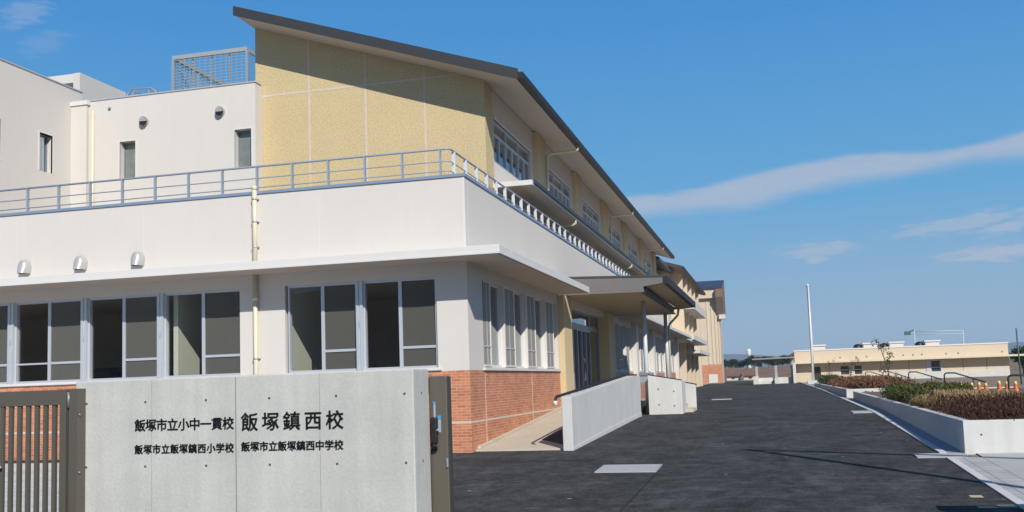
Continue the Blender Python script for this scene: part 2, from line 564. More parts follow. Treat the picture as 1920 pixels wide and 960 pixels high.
class MB:
    def __init__(s, T=None):
        s.v, s.f, s.sm, s.T = [], [], [], T

    def pt(s, p):
        s.v.append(tuple(s.T(*p)) if s.T else tuple(p))
        return len(s.v) - 1

    def face(s, idx, smooth=False):
        s.f.append(tuple(idx))
        s.sm.append(smooth)

    def box(s, x0, x1, y0, y1, z0, z1):
        if x1 < x0: x0, x1 = x1, x0
        if y1 < y0: y0, y1 = y1, y0
        if z1 < z0: z0, z1 = z1, z0
        i = [s.pt(p) for p in ((x0, y0, z0), (x1, y0, z0), (x1, y1, z0), (x0, y1, z0),
                               (x0, y0, z1), (x1, y0, z1), (x1, y1, z1), (x0, y1, z1))]
        for q in ((0, 3, 2, 1), (4, 5, 6, 7), (0, 1, 5, 4), (1, 2, 6, 5), (2, 3, 7, 6), (3, 0, 4, 7)):
            s.face([i[k] for k in q])
        return s

    def hexa(s, p8):
        i = [s.pt(p) for p in p8]
        for q in ((0, 3, 2, 1), (4, 5, 6, 7), (0, 1, 5, 4), (1, 2, 6, 5), (2, 3, 7, 6), (3, 0, 4, 7)):
            s.face([i[k] for k in q])
        return s

    def quad(s, a, b, c, d):
        s.face([s.pt(p) for p in (a, b, c, d)])
        return s

    def prism(s, poly, ax, a, b):
        """poly: 2D outline in the two other axes (in order), extruded on axis ax from a to b"""
        def mk(p, t):
            q = list(p)
            q.insert(ax, t)
            return q
        n = len(poly)
        i = [s.pt(mk(p, a)) for p in poly]
        j = [s.pt(mk(p, b)) for p in poly]
        s.face(i[::-1])
        s.face(j)
        for k in range(n):
            s.face((i[k], i[(k + 1) % n], j[(k + 1) % n], j[k]))
        return s

    def tube(s, pts, r, seg=10, r2=None, cap=True):
        pts = [Vector(p) for p in pts]
        rings = []
        n = len(pts)
        for k, p in enumerate(pts):
            d = (pts[min(k + 1, n - 1)] - pts[max(k - 1, 0)]).normalized()
            a = d.cross(Vector((0, 0, 1)))
            if a.length < 1e-3:
                a = Vector((1, 0, 0))
            a.normalize()
            b = d.cross(a)
            rr = r if r2 is None else r + (r2 - r) * k / max(1, n - 1)
            rings.append([s.pt(p + (a * math.cos(2 * math.pi * q / seg) + b * math.sin(2 * math.pi * q / seg)) * rr) for q in range(seg)])
        for k in range(n - 1):
            for q in range(seg):
                s.face((rings[k][q], rings[k][(q + 1) % seg], rings[k + 1][(q + 1) % seg], rings[k + 1][q]), True)
        if cap:
            s.face(rings[0][::-1])
            s.face(rings[-1])
        return s

    def lathe(s, c, prof, seg=16):
        rings = [[s.pt((c[0] + r * math.cos(2 * math.pi * q / seg), c[1] + r * math.sin(2 * math.pi * q / seg), c[2] + z)) for q in range(seg)] for r, z in prof]
        for k in range(len(rings) - 1):
            for q in range(seg):
                s.face((rings[k][q], rings[k][(q + 1) % seg], rings[k + 1][(q + 1) % seg], rings[k + 1][q]), True)
        s.face(rings[0][::-1])
        s.face(rings[-1])
        return s

    def build(s, name, m, parent=None, bevel=0, fix=True):
        off = ORG.get(parent.name, Vector((0, 0, 0))) if parent else Vector((0, 0, 0))
        me = bpy.data.meshes.new(name)
        me.from_pydata([(a - off.x, b - off.y, c - off.z) for a, b, c in s.v], [], s.f)
        me.polygons.foreach_set('use_smooth', s.sm)
        me.materials.append(m)
        if fix:
            import bmesh
            bm = bmesh.new()
            bm.from_mesh(me)
            bmesh.ops.recalc_face_normals(bm, faces=bm.faces)
            bm.to_mesh(me)
            bm.free()
        me.update()
        o = bpy.data.objects.new(name, me)
        C.objects.link(o)
        if parent:
            o.parent = parent
        ORG[o.name] = off.copy()
        if bevel:
            b = o.modifiers.new('edge', 'BEVEL')
            b.width = bevel
            b.segments = 2
            b.limit_method = 'ANGLE'
        return o


def tag(o, label=None, cat=None, group=None, kind=None):
    if label: o['label'] = label
    if cat: o['category'] = cat
    if group: o['group'] = group
    if kind: o['kind'] = kind
    return o


def thing(name, loc, label, cat, group=None):
    o = bpy.data.objects.new(name, None)
    o.location = loc
    o.empty_display_size = .2
    C.objects.link(o)
    ORG[o.name] = Vector(loc)
    return tag(o, label, cat, group)


def struct(name, mb, m):
    return tag(mb.build(name, m), kind='structure')


def dup(root, loc, label=None):
    r = root.copy()
    C.objects.link(r)
    r.location = loc
    ORG[r.name] = Vector(loc)
    if label: r['label'] = label
    for ch in list(root.children):
        c = ch.copy()
        C.objects.link(c)
        c.parent = r
        for g in ch.children:
            d = g.copy()
            C.objects.link(d)
            d.parent = c
    return r


GY = [-60, -20, 8, 13.4, 19.5, 31, 60, 95, 130, 4000]
GZ = [-.55, -.5, -.42, -.3, -.1, .17, .35, .42, .6, .6]


def gz(y):
    return float(np.interp(y, GY, GZ))


def sheet(x0, x1, y0, y1, dz, nx=1):
    """a ground sheet following the slope of the site"""
    ys = sorted(set([y0, y1] + [g for g in GY if y0 < g < y1]))
    mb = MB()
    for a, b in zip(ys[:-1], ys[1:]):
        mb.quad((x0, a, gz(a) + dz), (x1, a, gz(a) + dz), (x1, b, gz(b) + dz), (x0, b, gz(b) + dz))
    return mb


# ------------------------------------------------------------------ ground, road, pavements
struct('ground', sheet(-4000, 4000, -60, 4000, -.012), GROUND)
rd = sheet(-7.0, 2.74, -20, 140, 0)
struct('road', rd, ASPH)
struct('forecourt_road', sheet(-40, -7.0, -20, 20.6, 0), ASPH)
struct('road_side_strip', sheet(2.74, 40, -20, 9, 0), ASPH)
struct('apron_pavement', sheet(-40, -7.0, 9.2, 19.7, .004), APRON)
struct('parking_ground', sheet(-60, -7.0, 20.6, 140, -.004), CONCD)
struct('plaza_pavement', sheet(9.0, 60, 9, 104, .004), mat('plaza_surface', (.27, .20, .13), .9, var=.12, scale=.8, bump=.2))
struct('sidewalk', sheet(3.32, 20, 9, 18.86, .008), PAVE)
struct('gutter_tiles', sheet(2.86, 3.32, 9, 18.28, .010), TILE)
struct('gutter', sheet(2.86, 3.15, 18.86, 110, .012), mat('gutter_concrete', (.33, .36, .40), .8, var=.08, scale=2.0))
kb = MB()
y = 9.0
while y < 18.2:
    y2 = min(y + .6, 18.25)
    kb.hexa([(2.74, y, gz(y) - .1), (2.855, y, gz(y) - .1), (2.855, y2 - .008, gz(y2) - .1), (2.74, y2 - .008, gz(y2) - .1),
             (2.74, y, gz(y) + .02), (2.855, y, gz(y) + .02), (2.855, y2 - .008, gz(y2) + .02), (2.74, y2 - .008, gz(y2) + .02)])
    y += .6
y = 18.9
while y < 106:
    st = .6 if y < 45 else 2.0
    y2 = y + st
    kb.hexa([(2.74, y, gz(y) - .1), (2.855, y, gz(y) - .1), (2.855, y2 - .008, gz(y2) - .1), (2.74, y2 - .008, gz(y2) - .1),
             (2.74, y, gz(y) + .03), (2.855, y, gz(y) + .03), (2.855, y2 - .008, gz(y2) + .03), (2.74, y2 - .008, gz(y2) + .03)])
    y += st
struct('kerb', kb, KERBW)
# painted remains at the bottom right corner
pm = MB()
for x0, x1, y0, y1 in ((2.28, 2.5, 13.05, 13.2), (2.52, 2.72, 13.1, 13.3), (2.35, 2.5, 13.9, 14.1)):
    pm.quad((x0, y0, gz(y0) + .004), (x1, y0, gz(y0) + .004), (x1, y1, gz(y1) + .004), (x0, y1, gz(y1) + .004))
struct('road_markings', pm, mat('worn_yellow_paint', (.55, .50, .28), .8, var=.3, scale=12))
# joint in the asphalt running from the drain to the viewer
jm = MB()
jm.quad((-1.97, 11.0, gz(11) + .004), (-1.95, 11.0, gz(11) + .004), (-1.9, 16.9, gz(16.9) + .004), (-1.92, 16.9, gz(16.9) + .004))
struct('road_joint_line', jm, mat('dark_joint', (.012, .012, .013), .8))


def grate(x0, x1, y0, y1, label, n=14, lip=.03):
    t = thing('drain_grate', ((x0 + x1) / 2, (y0 + y1) / 2, gz((y0 + y1) / 2)), label, 'drain grate', 'steel drain grates in the ground')
    f = MB()
    a, b = gz(y0) + .012, gz(y1) + .012

    def zz(y): return gz(y)
    def bar(xa, xb, ya, yb, h0, h1):
        f.hexa([(xa, ya, zz(ya) + h0), (xb, ya, zz(ya) + h0), (xb, yb, zz(yb) + h0), (xa, yb, zz(yb) + h0),
                (xa, ya, zz(ya) + h1), (xb, ya, zz(ya) + h1), (xb, yb, zz(yb) + h1), (xa, yb, zz(yb) + h1)])
    bar(x0, x1, y0, y0 + .05, .002, .02)
    bar(x0, x1, y1 - .05, y1, .002, .02)
    bar(x0, x0 + .05, y0 + .05, y1 - .05, .002, .02)
    bar(x1 - .05, x1, y0 + .05, y1 - .05, .002, .02)
    f.build('frame', GRATE, t)
    f = MB()
    for i in range(n):
        ya = y0 + .07 + (y1 - y0 - .14) * i / n
        bar(x0 + .05, x1 - .05, ya, ya + (y1 - y0 - .14) / n * .62, .004, .017)
    f.build('bars', GRATE, t)
    f = MB()
    bar(x0 + .05, x1 - .05, y0 + .05, y1 - .05, .0, .003)
    f.build('pit', BLACK, t)
    return t


grate(-2.96, -1.93, 16.80, 17.78, 'large square steel grate in the asphalt nearest the camera')
grate(-2.75, -1.85, 47.2, 48.2, 'small pale steel grate far up the middle of the road')
grate(2.2, 2.73, 30.5, 31.6, 'small steel grate against the kerb beside the long planter wall')
grate(2.3, 3.13, 18.29, 18.84, 'blue grey steel grate across the gutter at the planter corner', n=8)

# ------------------------------------------------------------------ school building
XS, YF = -6.2, 20.5
SB = thing('school_building', (XS, YF, 0), 'long white and ochre school building with brick base and sloping dark roof', 'building')


def TF(plane):            # front facing wall: u -> X, v = depth behind the face
    return lambda u, v, z: (u, plane + v, z)


def TS(plane):            # wall facing +X: u -> Y
    return lambda u, v, z: (plane - v, u, z)


def wall(T, u0, u1, z0, z1, th, holes, v0=0.0):
    mb = MB(T)
    us = sorted({u0, u1} | {h[0] for h in holes} | {h[1] for h in holes})
    zs = sorted({z0, z1} | {h[2] for h in holes} | {h[3] for h in holes})
    for a, b in zip(us[:-1], us[1:]):
        run = None
        for c, d in list(zip(zs[:-1], zs[1:])) + [(None, None)]:
            ins = c is None or any(h[0] - 1e-6 <= a and b <= h[1] + 1e-6 and h[2] - 1e-6 <= c and d <= h[3] + 1e-6 for h in holes)
            if ins:
                if run: mb.box(a, b, v0, v0 + th, run[0], run[1])
                run = None
            else:
                run = (run[0], d) if run else (c, d)
    return mb


def sliding_window(T, u0, u1, z0, z1, parent, swap=False, midglass=False, depth=.10, glass=None, label=None):
    """one two-sash unit: a clear glass sash and a sash behind an insect screen"""
    f = MB(T)
    fr = .035
    f.box(u0, u0 + fr, depth - .04, depth + .08, z0, z1)
    f.box(u1 - fr, u1, depth - .04, depth + .08, z0, z1)
    f.box(u0 + fr, u1 - fr, depth - .04, depth + .08, z1 - .05, z1)
    f.box(u0 + fr, u1 - fr, depth - .05, depth + .08, z0, z0 + .05)
    fo = f.build('window', ALU, parent)
    if label: fo['label'] = label
    um = (u0 + u1) / 2
    zm = z0 + (z1 - z0) * .235
    ga, gb = (um, u1 - fr) if swap else (u0 + fr, um)
    sa, sb = (u0 + fr, um) if swap else (um, u1 - fr)
    g = MB(T)
    g.box(ga, gb, depth + .035, depth + .041, z0 + .05, z1 - .05)
    g.build('glass_pane', glass or GLASS, fo)
    st = MB(T)
    st.box(um - .04, um + .04, depth - .01, depth + .034, z0 + .05, z1 - .05)
    if midglass:
        st.box(ga, gb if swap else um - .04, depth + .005, depth + .034, zm - .02, zm + .02)
    st.build('sash_stile', ALU, fo)
    s = MB(T)
    s.box(sa, sb, depth + .012, depth + .016, z0 + .05, z1 - .05)
    s.build('insect_screen', SCREEN, fo)
    s = MB(T)
    a, b = (sa, um - .04) if swap else (um + .04, sb)
    s.box(a, b, depth - .012, depth + .008, zm - .028, zm + .028)
    s.build('sash_rail', ALU, fo)
    s = MB(T)
    s.box(sa, sb, depth + .05, depth + .056, z0 + .05, z1 - .05)
    s.build('glass_pane', glass or GLASS, fo)
    return fo


def mullion(T, u0, u1, z0, z1, parent, depth=-.01):
    m = MB(T)
    w3 = (u1 - u0)
    m.box(u0, u1, depth + .02, depth + .2, z0, z1)
    m.box(u0 + w3 * .02, u0 + w3 * .40, depth, depth + .02, z0, z1)
    m.box(u0 + w3 * .60, u0 + w3 * .98, depth, depth + .02, z0, z1)
    m.box(u0 + w3 * .44, u0 + w3 * .56, depth - .012, depth + .02, (z0 + z1) / 2 - .02, (z0 + z1) / 2 + .10)
    return m.build('mullion', ALU, parent)


FT, ST = TF(YF), TS(XS)
# brick base
b = MB()
b.box(-25, XS, YF, YF + .25, -.3, 1.66)
b.box(XS - .25, XS, YF + .25, 29.92, -.3, 1.66)
b.build('brick_base', BRICK, SB)
j = MB()
j.box(-25, XS + .004, YF - .004, YF + .1, .535, .585)
j.box(XS - .1, XS + .004, YF + .1, 29.92, .535, .585)
for yy in (21.66, 26.2):
    j.box(XS - .1, XS + .005, yy, yy + .035, -.2, .534)
    j.box(XS - .1, XS + .005, yy, yy + .035, .586, 1.655)
for xx in (-10.6, -15.5, -20.4):
    j.box(xx, xx + .035, YF - .005, YF + .1, -.2, .534)
    j.box(xx, xx + .035, YF - .005, YF + .1, .586, 1.655)
j.build('joint_strip', JOINT, SB)
# ground floor plaster walls
ZS, ZH = 1.74, 3.70
UL = [-11.6 - 2.05 * i for i in range(7)]
fw = wall(FT, -25, XS, 1.66, 4.0, .25, [(UL[-1], -11.6, ZS, ZH), (-10.48, -6.9, ZS, ZH)])
fw.build('front_wall', WHITE, SB)
sw = wall(ST, YF + .25, 29.92, 1.66, 4.0, .25, [(21.64, 29.82, ZS, ZH)])
sw.build('side_wall', WHITE, SB)
sl_ = MB()
sl_.box(-25, -11.45, YF - .05, YF + .06, 1.68, 1.735)
sl_.box(-10.6, -6.82, YF - .05, YF + .06, 1.68, 1.735)
sl_.box(XS - .06, XS + .05, 21.55, 29.9, 1.66, 1.715)
sl_.build('window_sill', WHITE2, SB)
for i in range(6):
    u1, u0 = UL[i], UL[i + 1]
    a = .0 if i == 0 else .085
    sliding_window(FT, u0 + .085, u1 - a, ZS, ZH, SB, midglass=(i == 3 or i == 2))
    mullion(FT, u0 - .085, u0 + .085, ZS, ZH, SB)
sliding_window(FT, -10.43, -8.77, ZS, ZH, SB)
mullion(FT, -8.77, -8.61, ZS, ZH, SB)
sliding_window(FT, -8.61, -6.92, ZS, ZH, SB)


def side_window(T, u0, u1, us, z0, z1, parent, jamb=True):
    """a window on the long side: a mesh covered leaf standing proud, then a recessed glass leaf"""
    f = MB(T)
    D = .115
    f.box(us, u1, D - .03, D + .07, z1 - .05, z1)
    f.box(us, u1, D - .04, D + .07, z0, z0 + .05)
    f.box(u1 - .03, u1, D - .03, D + .07, z0 + .05, z1 - .05)
    if jamb:
        f.box(u0, u0 + .06, -.025, D + .07, z0, z1)
    f.box(us - .06, us, -.02, D + .06, z0 + .004, z1 - .004)
    f.box(u0 + .06, us - .06, -.018, D + .05, z1 - .04, z1 - .006)
    f.box(u0 + .06, us - .06, -.018, D + .05, z0 + .006, z0 + .05)
    fo = f.build('window', WHITE2, parent)
    g = MB(T)
    g.box(us, u1 - .03, D + .03, D + .036, z0 + .05, z1 - .05)
    g.build('glass_pane', GLASSB, fo)
    g = MB(T)
    g.box(u0 + .06, us - .06, .0, .012, z0 + .05, z1 - .04)
    g.build('insect_screen', SCREEN2, fo)
    zm = z0 + (z1 - z0) * .235
    g = MB(T)
    g.box(u0 + .06, us - .06, -.014, -.001, zm - .02, zm + .02)
    g.box((u0 + us) / 2 - .012, (u0 + us) / 2 + .012, -.012, -.001, z0 + .05, z1 - .04)
    g.build('sash_rail', ALU, fo)
    return fo


for a, us, c in ((21.64, 22.25, 23.45), (23.45, 24.5, 25.75), (25.75, 26.8, 28.08), (28.08, 29.15, 29.80)):
    side_window(ST, a, c, us, ZS, ZH, SB, jamb=a > 22)
# canopy over the ground floor windows
cp = MB()
cp.box(-25, -5.2, 19.5, YF, 4.0, 4.17)
cp.box(XS, -5.2, YF, 29.95, 4.0, 4.17)
cp.build('ground_floor_canopy', WHITE2, SB, bevel=.012)
cs = MB()
cs.box(-25, -5.26, 19.56, YF - .002, 3.985, 3.999)
cs.box(XS + .002, -5.26, YF, 29.9, 3.985, 3.999)
cs.build('canopy_soffit', SOFFIT, SB)
cl = MB()
cl.box(-25, -5.19, 19.488, 19.52, 3.985, 4.03)
cl.box(-5.22, -5.188, 19.52, 29.95, 3.985, 4.03)
cl.build('canopy_drip_edge', WHITE2, SB)
# parapet wall of the terrace
pw = MB()
pw.box(-25, XS, YF, YF + .22, 4.0, 5.84)
pw.box(XS - .22, XS, YF + .22, 66, 4.0, 5.84)
pw.build('parapet_wall', WHITE, SB, bevel=.01)
pc = MB()
pc.box(-25, XS + .03, YF - .03, YF + .36, 5.84, 5.905)
pc.box(XS - .36, XS + .03, YF + .36, 66, 5.84, 5.905)
pc.build('parapet_coping', COPING, SB)
pj = MB()
pj.box(XS - .05, XS + .004, YF - .004, YF + .03, 4.18, 5.835)
pj.box(-9.62, -9.605, YF - .002, YF + .02, 4.18, 5.835)
pj.box(-14.1, -14.085, YF - .002, YF + .02, 4.18, 5.835)
pj.box(-17.6, -17.585, YF - .002, YF + .02, 4.18, 5.835)
pj.build('corner_bead', WHITE2, SB)
tf = MB()
tf.box(-25, XS - .22, YF + .22, 26.7, 4.2, 4.45)
tf.box(-7.47, XS - .22, 26.7, 66, 4.2, 4.45)
tf.build('terrace_floor', CONCD, SB)
# rooms behind the ground floor windows
it = MB()
it.box(-25, XS - .26, 20.76, 29, .5, .65)
it.build('room_floor', INTF, SB)
it = MB()
it.box(-25, XS - .26, 20.76, 29, 3.86, 3.98)
it.build('room_ceiling', INTC, SB)
it = MB()
it.box(-25, XS - .26, 26.6, 26.75, .65, 3.86)
it.box(-25.0, -24.9, 20.76, 29, .65, 3.86)
it.build('room_back_wall', mat('brown_room_wall', (.55, .42, .32), .8, var=.08), SB)
it = MB()
it.box(-10.62, -10.5, 20.78, 22.7, .65, 3.86)
it.build('room_partition', INTW, SB)
it = MB()
it.box(-13.48, -13.36, 20.78, 23.4, .65, 3.86)
it.build('room_partition', INTW, SB)
it = MB()
it.box(-13.36, -12.7, 22.6, 23.0, 2.28, 2.33)
it.box(-13.36, -12.6, 23.0, 23.1, 2.33, 3.1)
it.build('room_shelf', INTW, SB)
it = MB()
for x0, x1, y0, h in ((-16.9, -15.9, 25, 1.9), (-19.6, -18.4, 25.6, 2.2), (-8.1, -7.9, 24, 2.4), (-9.2, -8.4, 25.8, 1.9), (-18.2, -17.2, 23.5, 2.05), (-15.4, -14.2, 25.9, 2.6)):
    it.box(x0, x1, y0, y0 + .5, .65, h)
it.build('room_furniture', mat('dark_furniture', (.07, .05, .04), .6, var=.1), SB)
# entrance recess: ochre columns, doors, and the windows beyond
for a, c in ((29.95, 31.2), (38.7, 40.1)):
    m = MB()
    m.box(-6.75, -6.02, a, c, -.2, 3.98)
    m.build('column', YPOST, SB)
m = MB()
m.box(-6.5, -6.2, 31.2, 38.7, 3.78, 4.0)
m.build('door_header', WHITE, SB)
dT = TS(-6.42)
m = MB(dT)
for a in (31.22, 33.2, 36.6, 38.55):
    m.box(a, a + .1, 0, .1, .62, 3.78)
m.box(31.32, 38.55, .01, .09, 3.18, 3.34)
m.box(31.32, 38.55, .01, .09, 3.72, 3.78)
m.box(31.32, 38.55, .01, .09, .62, .70)
ed = m.build('entrance_door', ALUD, SB)
m = MB(dT)
m.box(31.25, 38.6, .045, .052, .66, 3.75)
m.build('glass_pane', GLASSB, ed)
for a in (33.3, 34.1, 34.95, 35.75):
    m = MB(dT)
    m.box(a, a + .05, -.02, .04, .66, 3.18)
    m.box(a + .75, a + .8, -.02, .04, .66, 3.18)
    m.box(a + .05, a + .75, -.02, .04, 3.10, 3.18)
    m.box(a + .05, a + .75, -.02, .04, .66, .80)
    m.build('door_leaf', ALUD, ed)
for a in (34.85, 35.0):
    m = MB(dT)
    m.tube([(a, -.03, 1.35), (a, -.09, 1.40), (a, -.09, 2.1), (a, -.03, 2.15)], .022, 8)
    m.build('door_handle', WHITE2, ed)
it = MB()
it.box(-12, -6.8, 38.6, 38.75, .6, 3.9)
it.box(-12, -11.9, 31, 38.6, .6, 3.9)
it.box(-12, -6.8, 29.2, 31, .6, 3.9)
it.build('entrance_hall_wall', INTD, SB)
# far side wall with windows
holes, u = [], 40.35
while u < 64:
    holes.append((u, u + 6.2, ZS, ZH))
    u += 7.1
wall(ST, 40.1, 68, 1.66, 4.0, .25, holes).build('side_wall', WHITE, SB)
m = MB(ST)
m.box(40.1, 68, 0, .25, -.1, 1.66)
m.build('brick_base', BRICK, SB)
for h in holes:
    u = h[0]
    for k in range(3):
        side_window(ST, u, u + 2.066, u + 1.0, ZS, ZH, SB)
        u += 2.067
    m = MB(ST)
    m.box(h[1] + .15, h[1] + .75, -.22, 0, -.1, 3.98)
    m.build('column', WHITE, SB)
it = MB()
it.box(-12, -11.9, 40, 68, .6, 3.9)
it.box(-11.9, -6.5, 40.2, 68, .5, .6)
it.box(-11.9, -6.5, 40.2, 68, 3.9, 3.97)
it.build('room_back_wall', INTD, SB)
cp = MB()
cp.box(XS, -5.2, 42.4, 70, 4.0, 4.17)
cp.build('ground_floor_canopy', WHITE2, SB, bevel=.012)
cs = MB()
cs.box(XS + .01, -5.25, 42.42, 69.9, 3.98, 3.999)
cs.build('canopy_soffit', SOFFIT, SB)

# second floor
Y2, X2, XL2 = 26.95, -7.47, -14.66


def zt(x): return 9.99 - .335 * (x - X2)     # underside of the roof


m = MB()
m.prism([(XL2, 4.2), (X2, 4.2), (X2, zt(X2)), (XL2, zt(XL2))], 1, Y2, Y2 + .25)
m.build('upper_gable_wall', YELLOW, SB)
m = MB()
for xx in (-12.9, -11.1, -9.27):
    m.box(xx - .03, xx + .03, Y2 - .004, Y2 + .05, 4.5, 10.20)
    m.box(xx - .03, xx + .03, Y2 - .004, Y2 + .05, 10.26, zt(xx) - .02)
m.box(XL2 + .01, -8.2, Y2 - .005, Y2 + .05, 10.20, 10.26)
m.build('joint_strip', JOINT, SB)
UT = TS(X2)
ROOF_END = 70.2
wh = []
for i in range(6):
    wh.append((28.05 + 7.1 * i, 32.75 + 7.1 * i, 7.85, 9.14))
m = MB()
m.box(X2 - .25, X2 + .003, Y2 + .25, 27.75, 4.2, zt(X2) - .02)
m.box(X2 - .003, X2 + .004, Y2, Y2 + .25, 4.2, zt(X2) - .02)
m.build('upper_corner_pier', YELLOW, SB)
uw = wall(UT, 27.75, ROOF_END - 1, 6.95, zt(X2), .25, wh, v0=.06)
uw.build('upper_side_wall', WHITE, SB)
for i in range(6):
    a = 33.15 + 7.1 * i
    m = MB(UT)
    m.box(a, a + 1.35, -.10, .06, 7.14, zt(X2) - .04)
    m.build('upper_pier', YPOST, SB)
for h in wh:
    f = MB(UT)
    zt_ = 8.72
    f.box(h[0], h[0] + .06, .09, .2, h[2], h[3])
    f.box(h[1] - .06, h[1], .09, .2, h[2], h[3])
    f.box(h[0] + .06, h[1] - .06, .09, .2, h[3] - .06, h[3])
    f.box(h[0] + .06, h[1] - .06, .09, .2, h[2], h[2] + .07)
    f.box(h[0] + .06, h[1] - .06, .10, .19, zt_ - .03, zt_ + .03)
    n = 6
    for k in range(1, n):
        uu = h[0] + (h[1] - h[0]) * k / n
        f.box(uu - .035, uu + .035, .10, .18, h[2] + .07, zt_ - .03)
        if k % 2 == 0:
            f.box(uu - .03, uu + .03, .10, .18, zt_ + .03, h[3] - .06)
    fo = f.build('clerestory_window', ALU, SB)
    g = MB(UT)
    g.box(h[0] + .03, h[1] - .03, .15, .156, h[2] + .04, h[3] - .04)
    g.build('glass_pane', GLASSB, fo)
    t_ = MB(UT)
    t_.box(h[0] - .05, h[1] + .05, .02, .09, h[3], h[3] + .06)
    t_.build('head_trim', WHITE2, fo)
# rooms upstairs
m = MB()
m.box(-12.5, -12.4, 27.3, ROOF_END - 1, 6.5, 9.6)
m.box(-12.4, X2 - .35, 27.3, ROOF_END - 1, 6.5, 6.6)
m.build('upper_room_wall', INTW, SB)
m = MB()
m.box(-14.5, X2 - .3, ROOF_END - 1.1, ROOF_END - .9, 4.5, 9.7)
m.build('end_wall', YPOST, SB)
# wall and doors of the side balcony, below the upper canopy
bh = [(28.5 + 7.1 * i, 32.5 + 7.1 * i, 4.5, 6.6) for i in range(5)]
wall(UT, 27.75, ROOF_END - 1, 4.45, 6.95, .2, bh, v0=.06).build('balcony_wall', CREAMW, SB)
for h in bh:
    f = MB(UT)
    for k in range(5):
        uu = h[0] + (h[1] - h[0] - .06) * k / 4
        f.box(uu, uu + .06, .08, .16, h[2], h[3])
    fo = f.build('balcony_door', ALU, SB)
    g = MB(UT)
    g.box(h[0], h[1], .11, .117, h[2], h[3])
    g.build('glass_pane', GLASSB, fo)
# canopy at the sill of the upper windows
m = MB()
m.box(X2 - .05, -6.32, 27.6, 68, 6.98, 7.13)
m.build('upper_canopy', WHITE2, SB, bevel=.01)
m = MB()
m.box(X2, -6.36, 27.64, 67.9, 6.965, 6.979)
m.build('canopy_soffit', CREAMW, SB)
m = MB()
m.box(-6.318, -6.26, 27.75, 68, 7.05, 7.15)
m.build('canopy_gutter', FASCIA, SB)
# the sloping roof
EX, RX0, RY0 = -6.24, -14.78, 25.92
TH = .27
m = MB()
m.prism([(RX0, zt(RX0) + .035), (EX, zt(EX) + .035), (EX, zt(EX) + TH), (RX0, zt(RX0) + TH)], 1, RY0, ROOF_END)
rf = m.build('roof', DARKROOF, SB)
m = MB()
m.prism([(RX0 + .05, zt(RX0 + .05) + .002), (EX - .04, zt(EX - .04) + .002), (EX - .04, zt(EX - .04) + .034), (RX0 + .05, zt(RX0 + .05) + .034)], 1, RY0 + .03, ROOF_END - .05)
m.build('soffit', SOFFIT, rf)
m = MB()
m.prism([(RX0 - .02, zt(RX0) + .0), (EX + .02, zt(EX) - .0), (EX + .02, zt(EX) + TH + .02), (RX0 - .02, zt(RX0) + TH + .02)], 1, RY0 - .025, RY0 - .002)
m.build('rake_fascia', FASCIA, rf)
m = MB()
m.box(EX + .005, EX + .15, RY0 + .02, ROOF_END, zt(EX) + .03, zt(EX) + .2)
m.build('gutter', NAVY, rf)
# drain pipes under the eaves
for yy in (34.35, 48.95, 63.3):
    m = MB()
    zz = zt(EX)
    m.tube([(EX + .06, yy, zz + .03), (EX + .06, yy, zz - .10), (EX - .02, yy, zz - .14), (-7.15, yy + .05, zz - .16), (-7.3, yy + .05, zz - .25), (-7.3, yy + .05, 7.15)], .045, 10)
    m.build('eave_downpipe', CREAM, SB)
    m = MB()
    m.tube([(-6.36, yy, 7.0), (-6.36, yy, 6.86), (-6.46, yy, 6.80), (-7.3, yy, 6.78)], .05, 10)
    m.build('canopy_drain_elbow', CREAM, SB)
# front downpipe
m = MB()
px = -11.17
m.tube([(px, YF - .07, 6.0), (px, YF - .07, 4.18)], .055, 12)
m.tube([(px, YF - .07, 3.98), (px, YF - .07, -.05)], .052, 12)
dp = m.build('downpipe', CREAM, SB)
m = MB()
for zz in (5.72, 5.2, 4.62, 2.1, .8):
    m.tube([(px, YF - .07, zz - .02), (px, YF - .07, zz + .02)], .066, 12)
    m.box(px - .03, px + .09, YF - .05, YF, zz - .015, zz + .015)
m.build('pipe_bracket', STEEL, dp)
m = MB()
m.tube([(px, YF - .07, 3.40), (px, YF - .07, 3.48)], .066, 12)
m.tube([(px, YF - .07, 5.93), (px, YF - .07, 6.02)], .062, 12)
m.build('pipe_collar', CREAM, dp)


def hood(x, y, z, wd, hg, parent, shade=WHITE2, name='vent_hood'):
    """a rounded sheet metal hood on a wall facing the viewer"""
    mb = MB()
    sec = []
    prof = [(0, .42), (.25, .47), (.5, .5), (.75, .43), (.92, .27), (1.0, .06)]   # height fraction -> half width
    for fz, hw in prof:
        ring = []
        dep = (.26 - .10 * fz) * (1 if fz < .95 else .35)
        for q in range(9):
            a = math.pi * q / 8
            ring.append(mb.pt((x - wd * hw * math.cos(a), y - dep * math.sin(a) ** .6 if 0 < q < 8 else y, z - hg / 2 + hg * fz)))
        sec.append(ring)
    for k in range(len(sec) - 1):
        for q in range(8):
            mb.face((sec[k][q], sec[k][q + 1], sec[k + 1][q + 1], sec[k + 1][q]), True)
    mb.face(sec[-1])
    o = mb.build(name, shade, parent)
    mb = MB()
    mb.box(x - wd * .38, x + wd * .38, y - .16, y - .002, z - hg / 2 + .012, z - hg / 2 + .03)
    mb.build('louvre', BLACK, o)
    return o


HOODM = mat('grey_vent_metal', (.50, .49, .47), .35, metal=.2, var=.04)
for hx in (-17.32, -15.75, -14.2):
    hood(hx, YF - .003, 4.55, .30, .34, SB, HOODM)

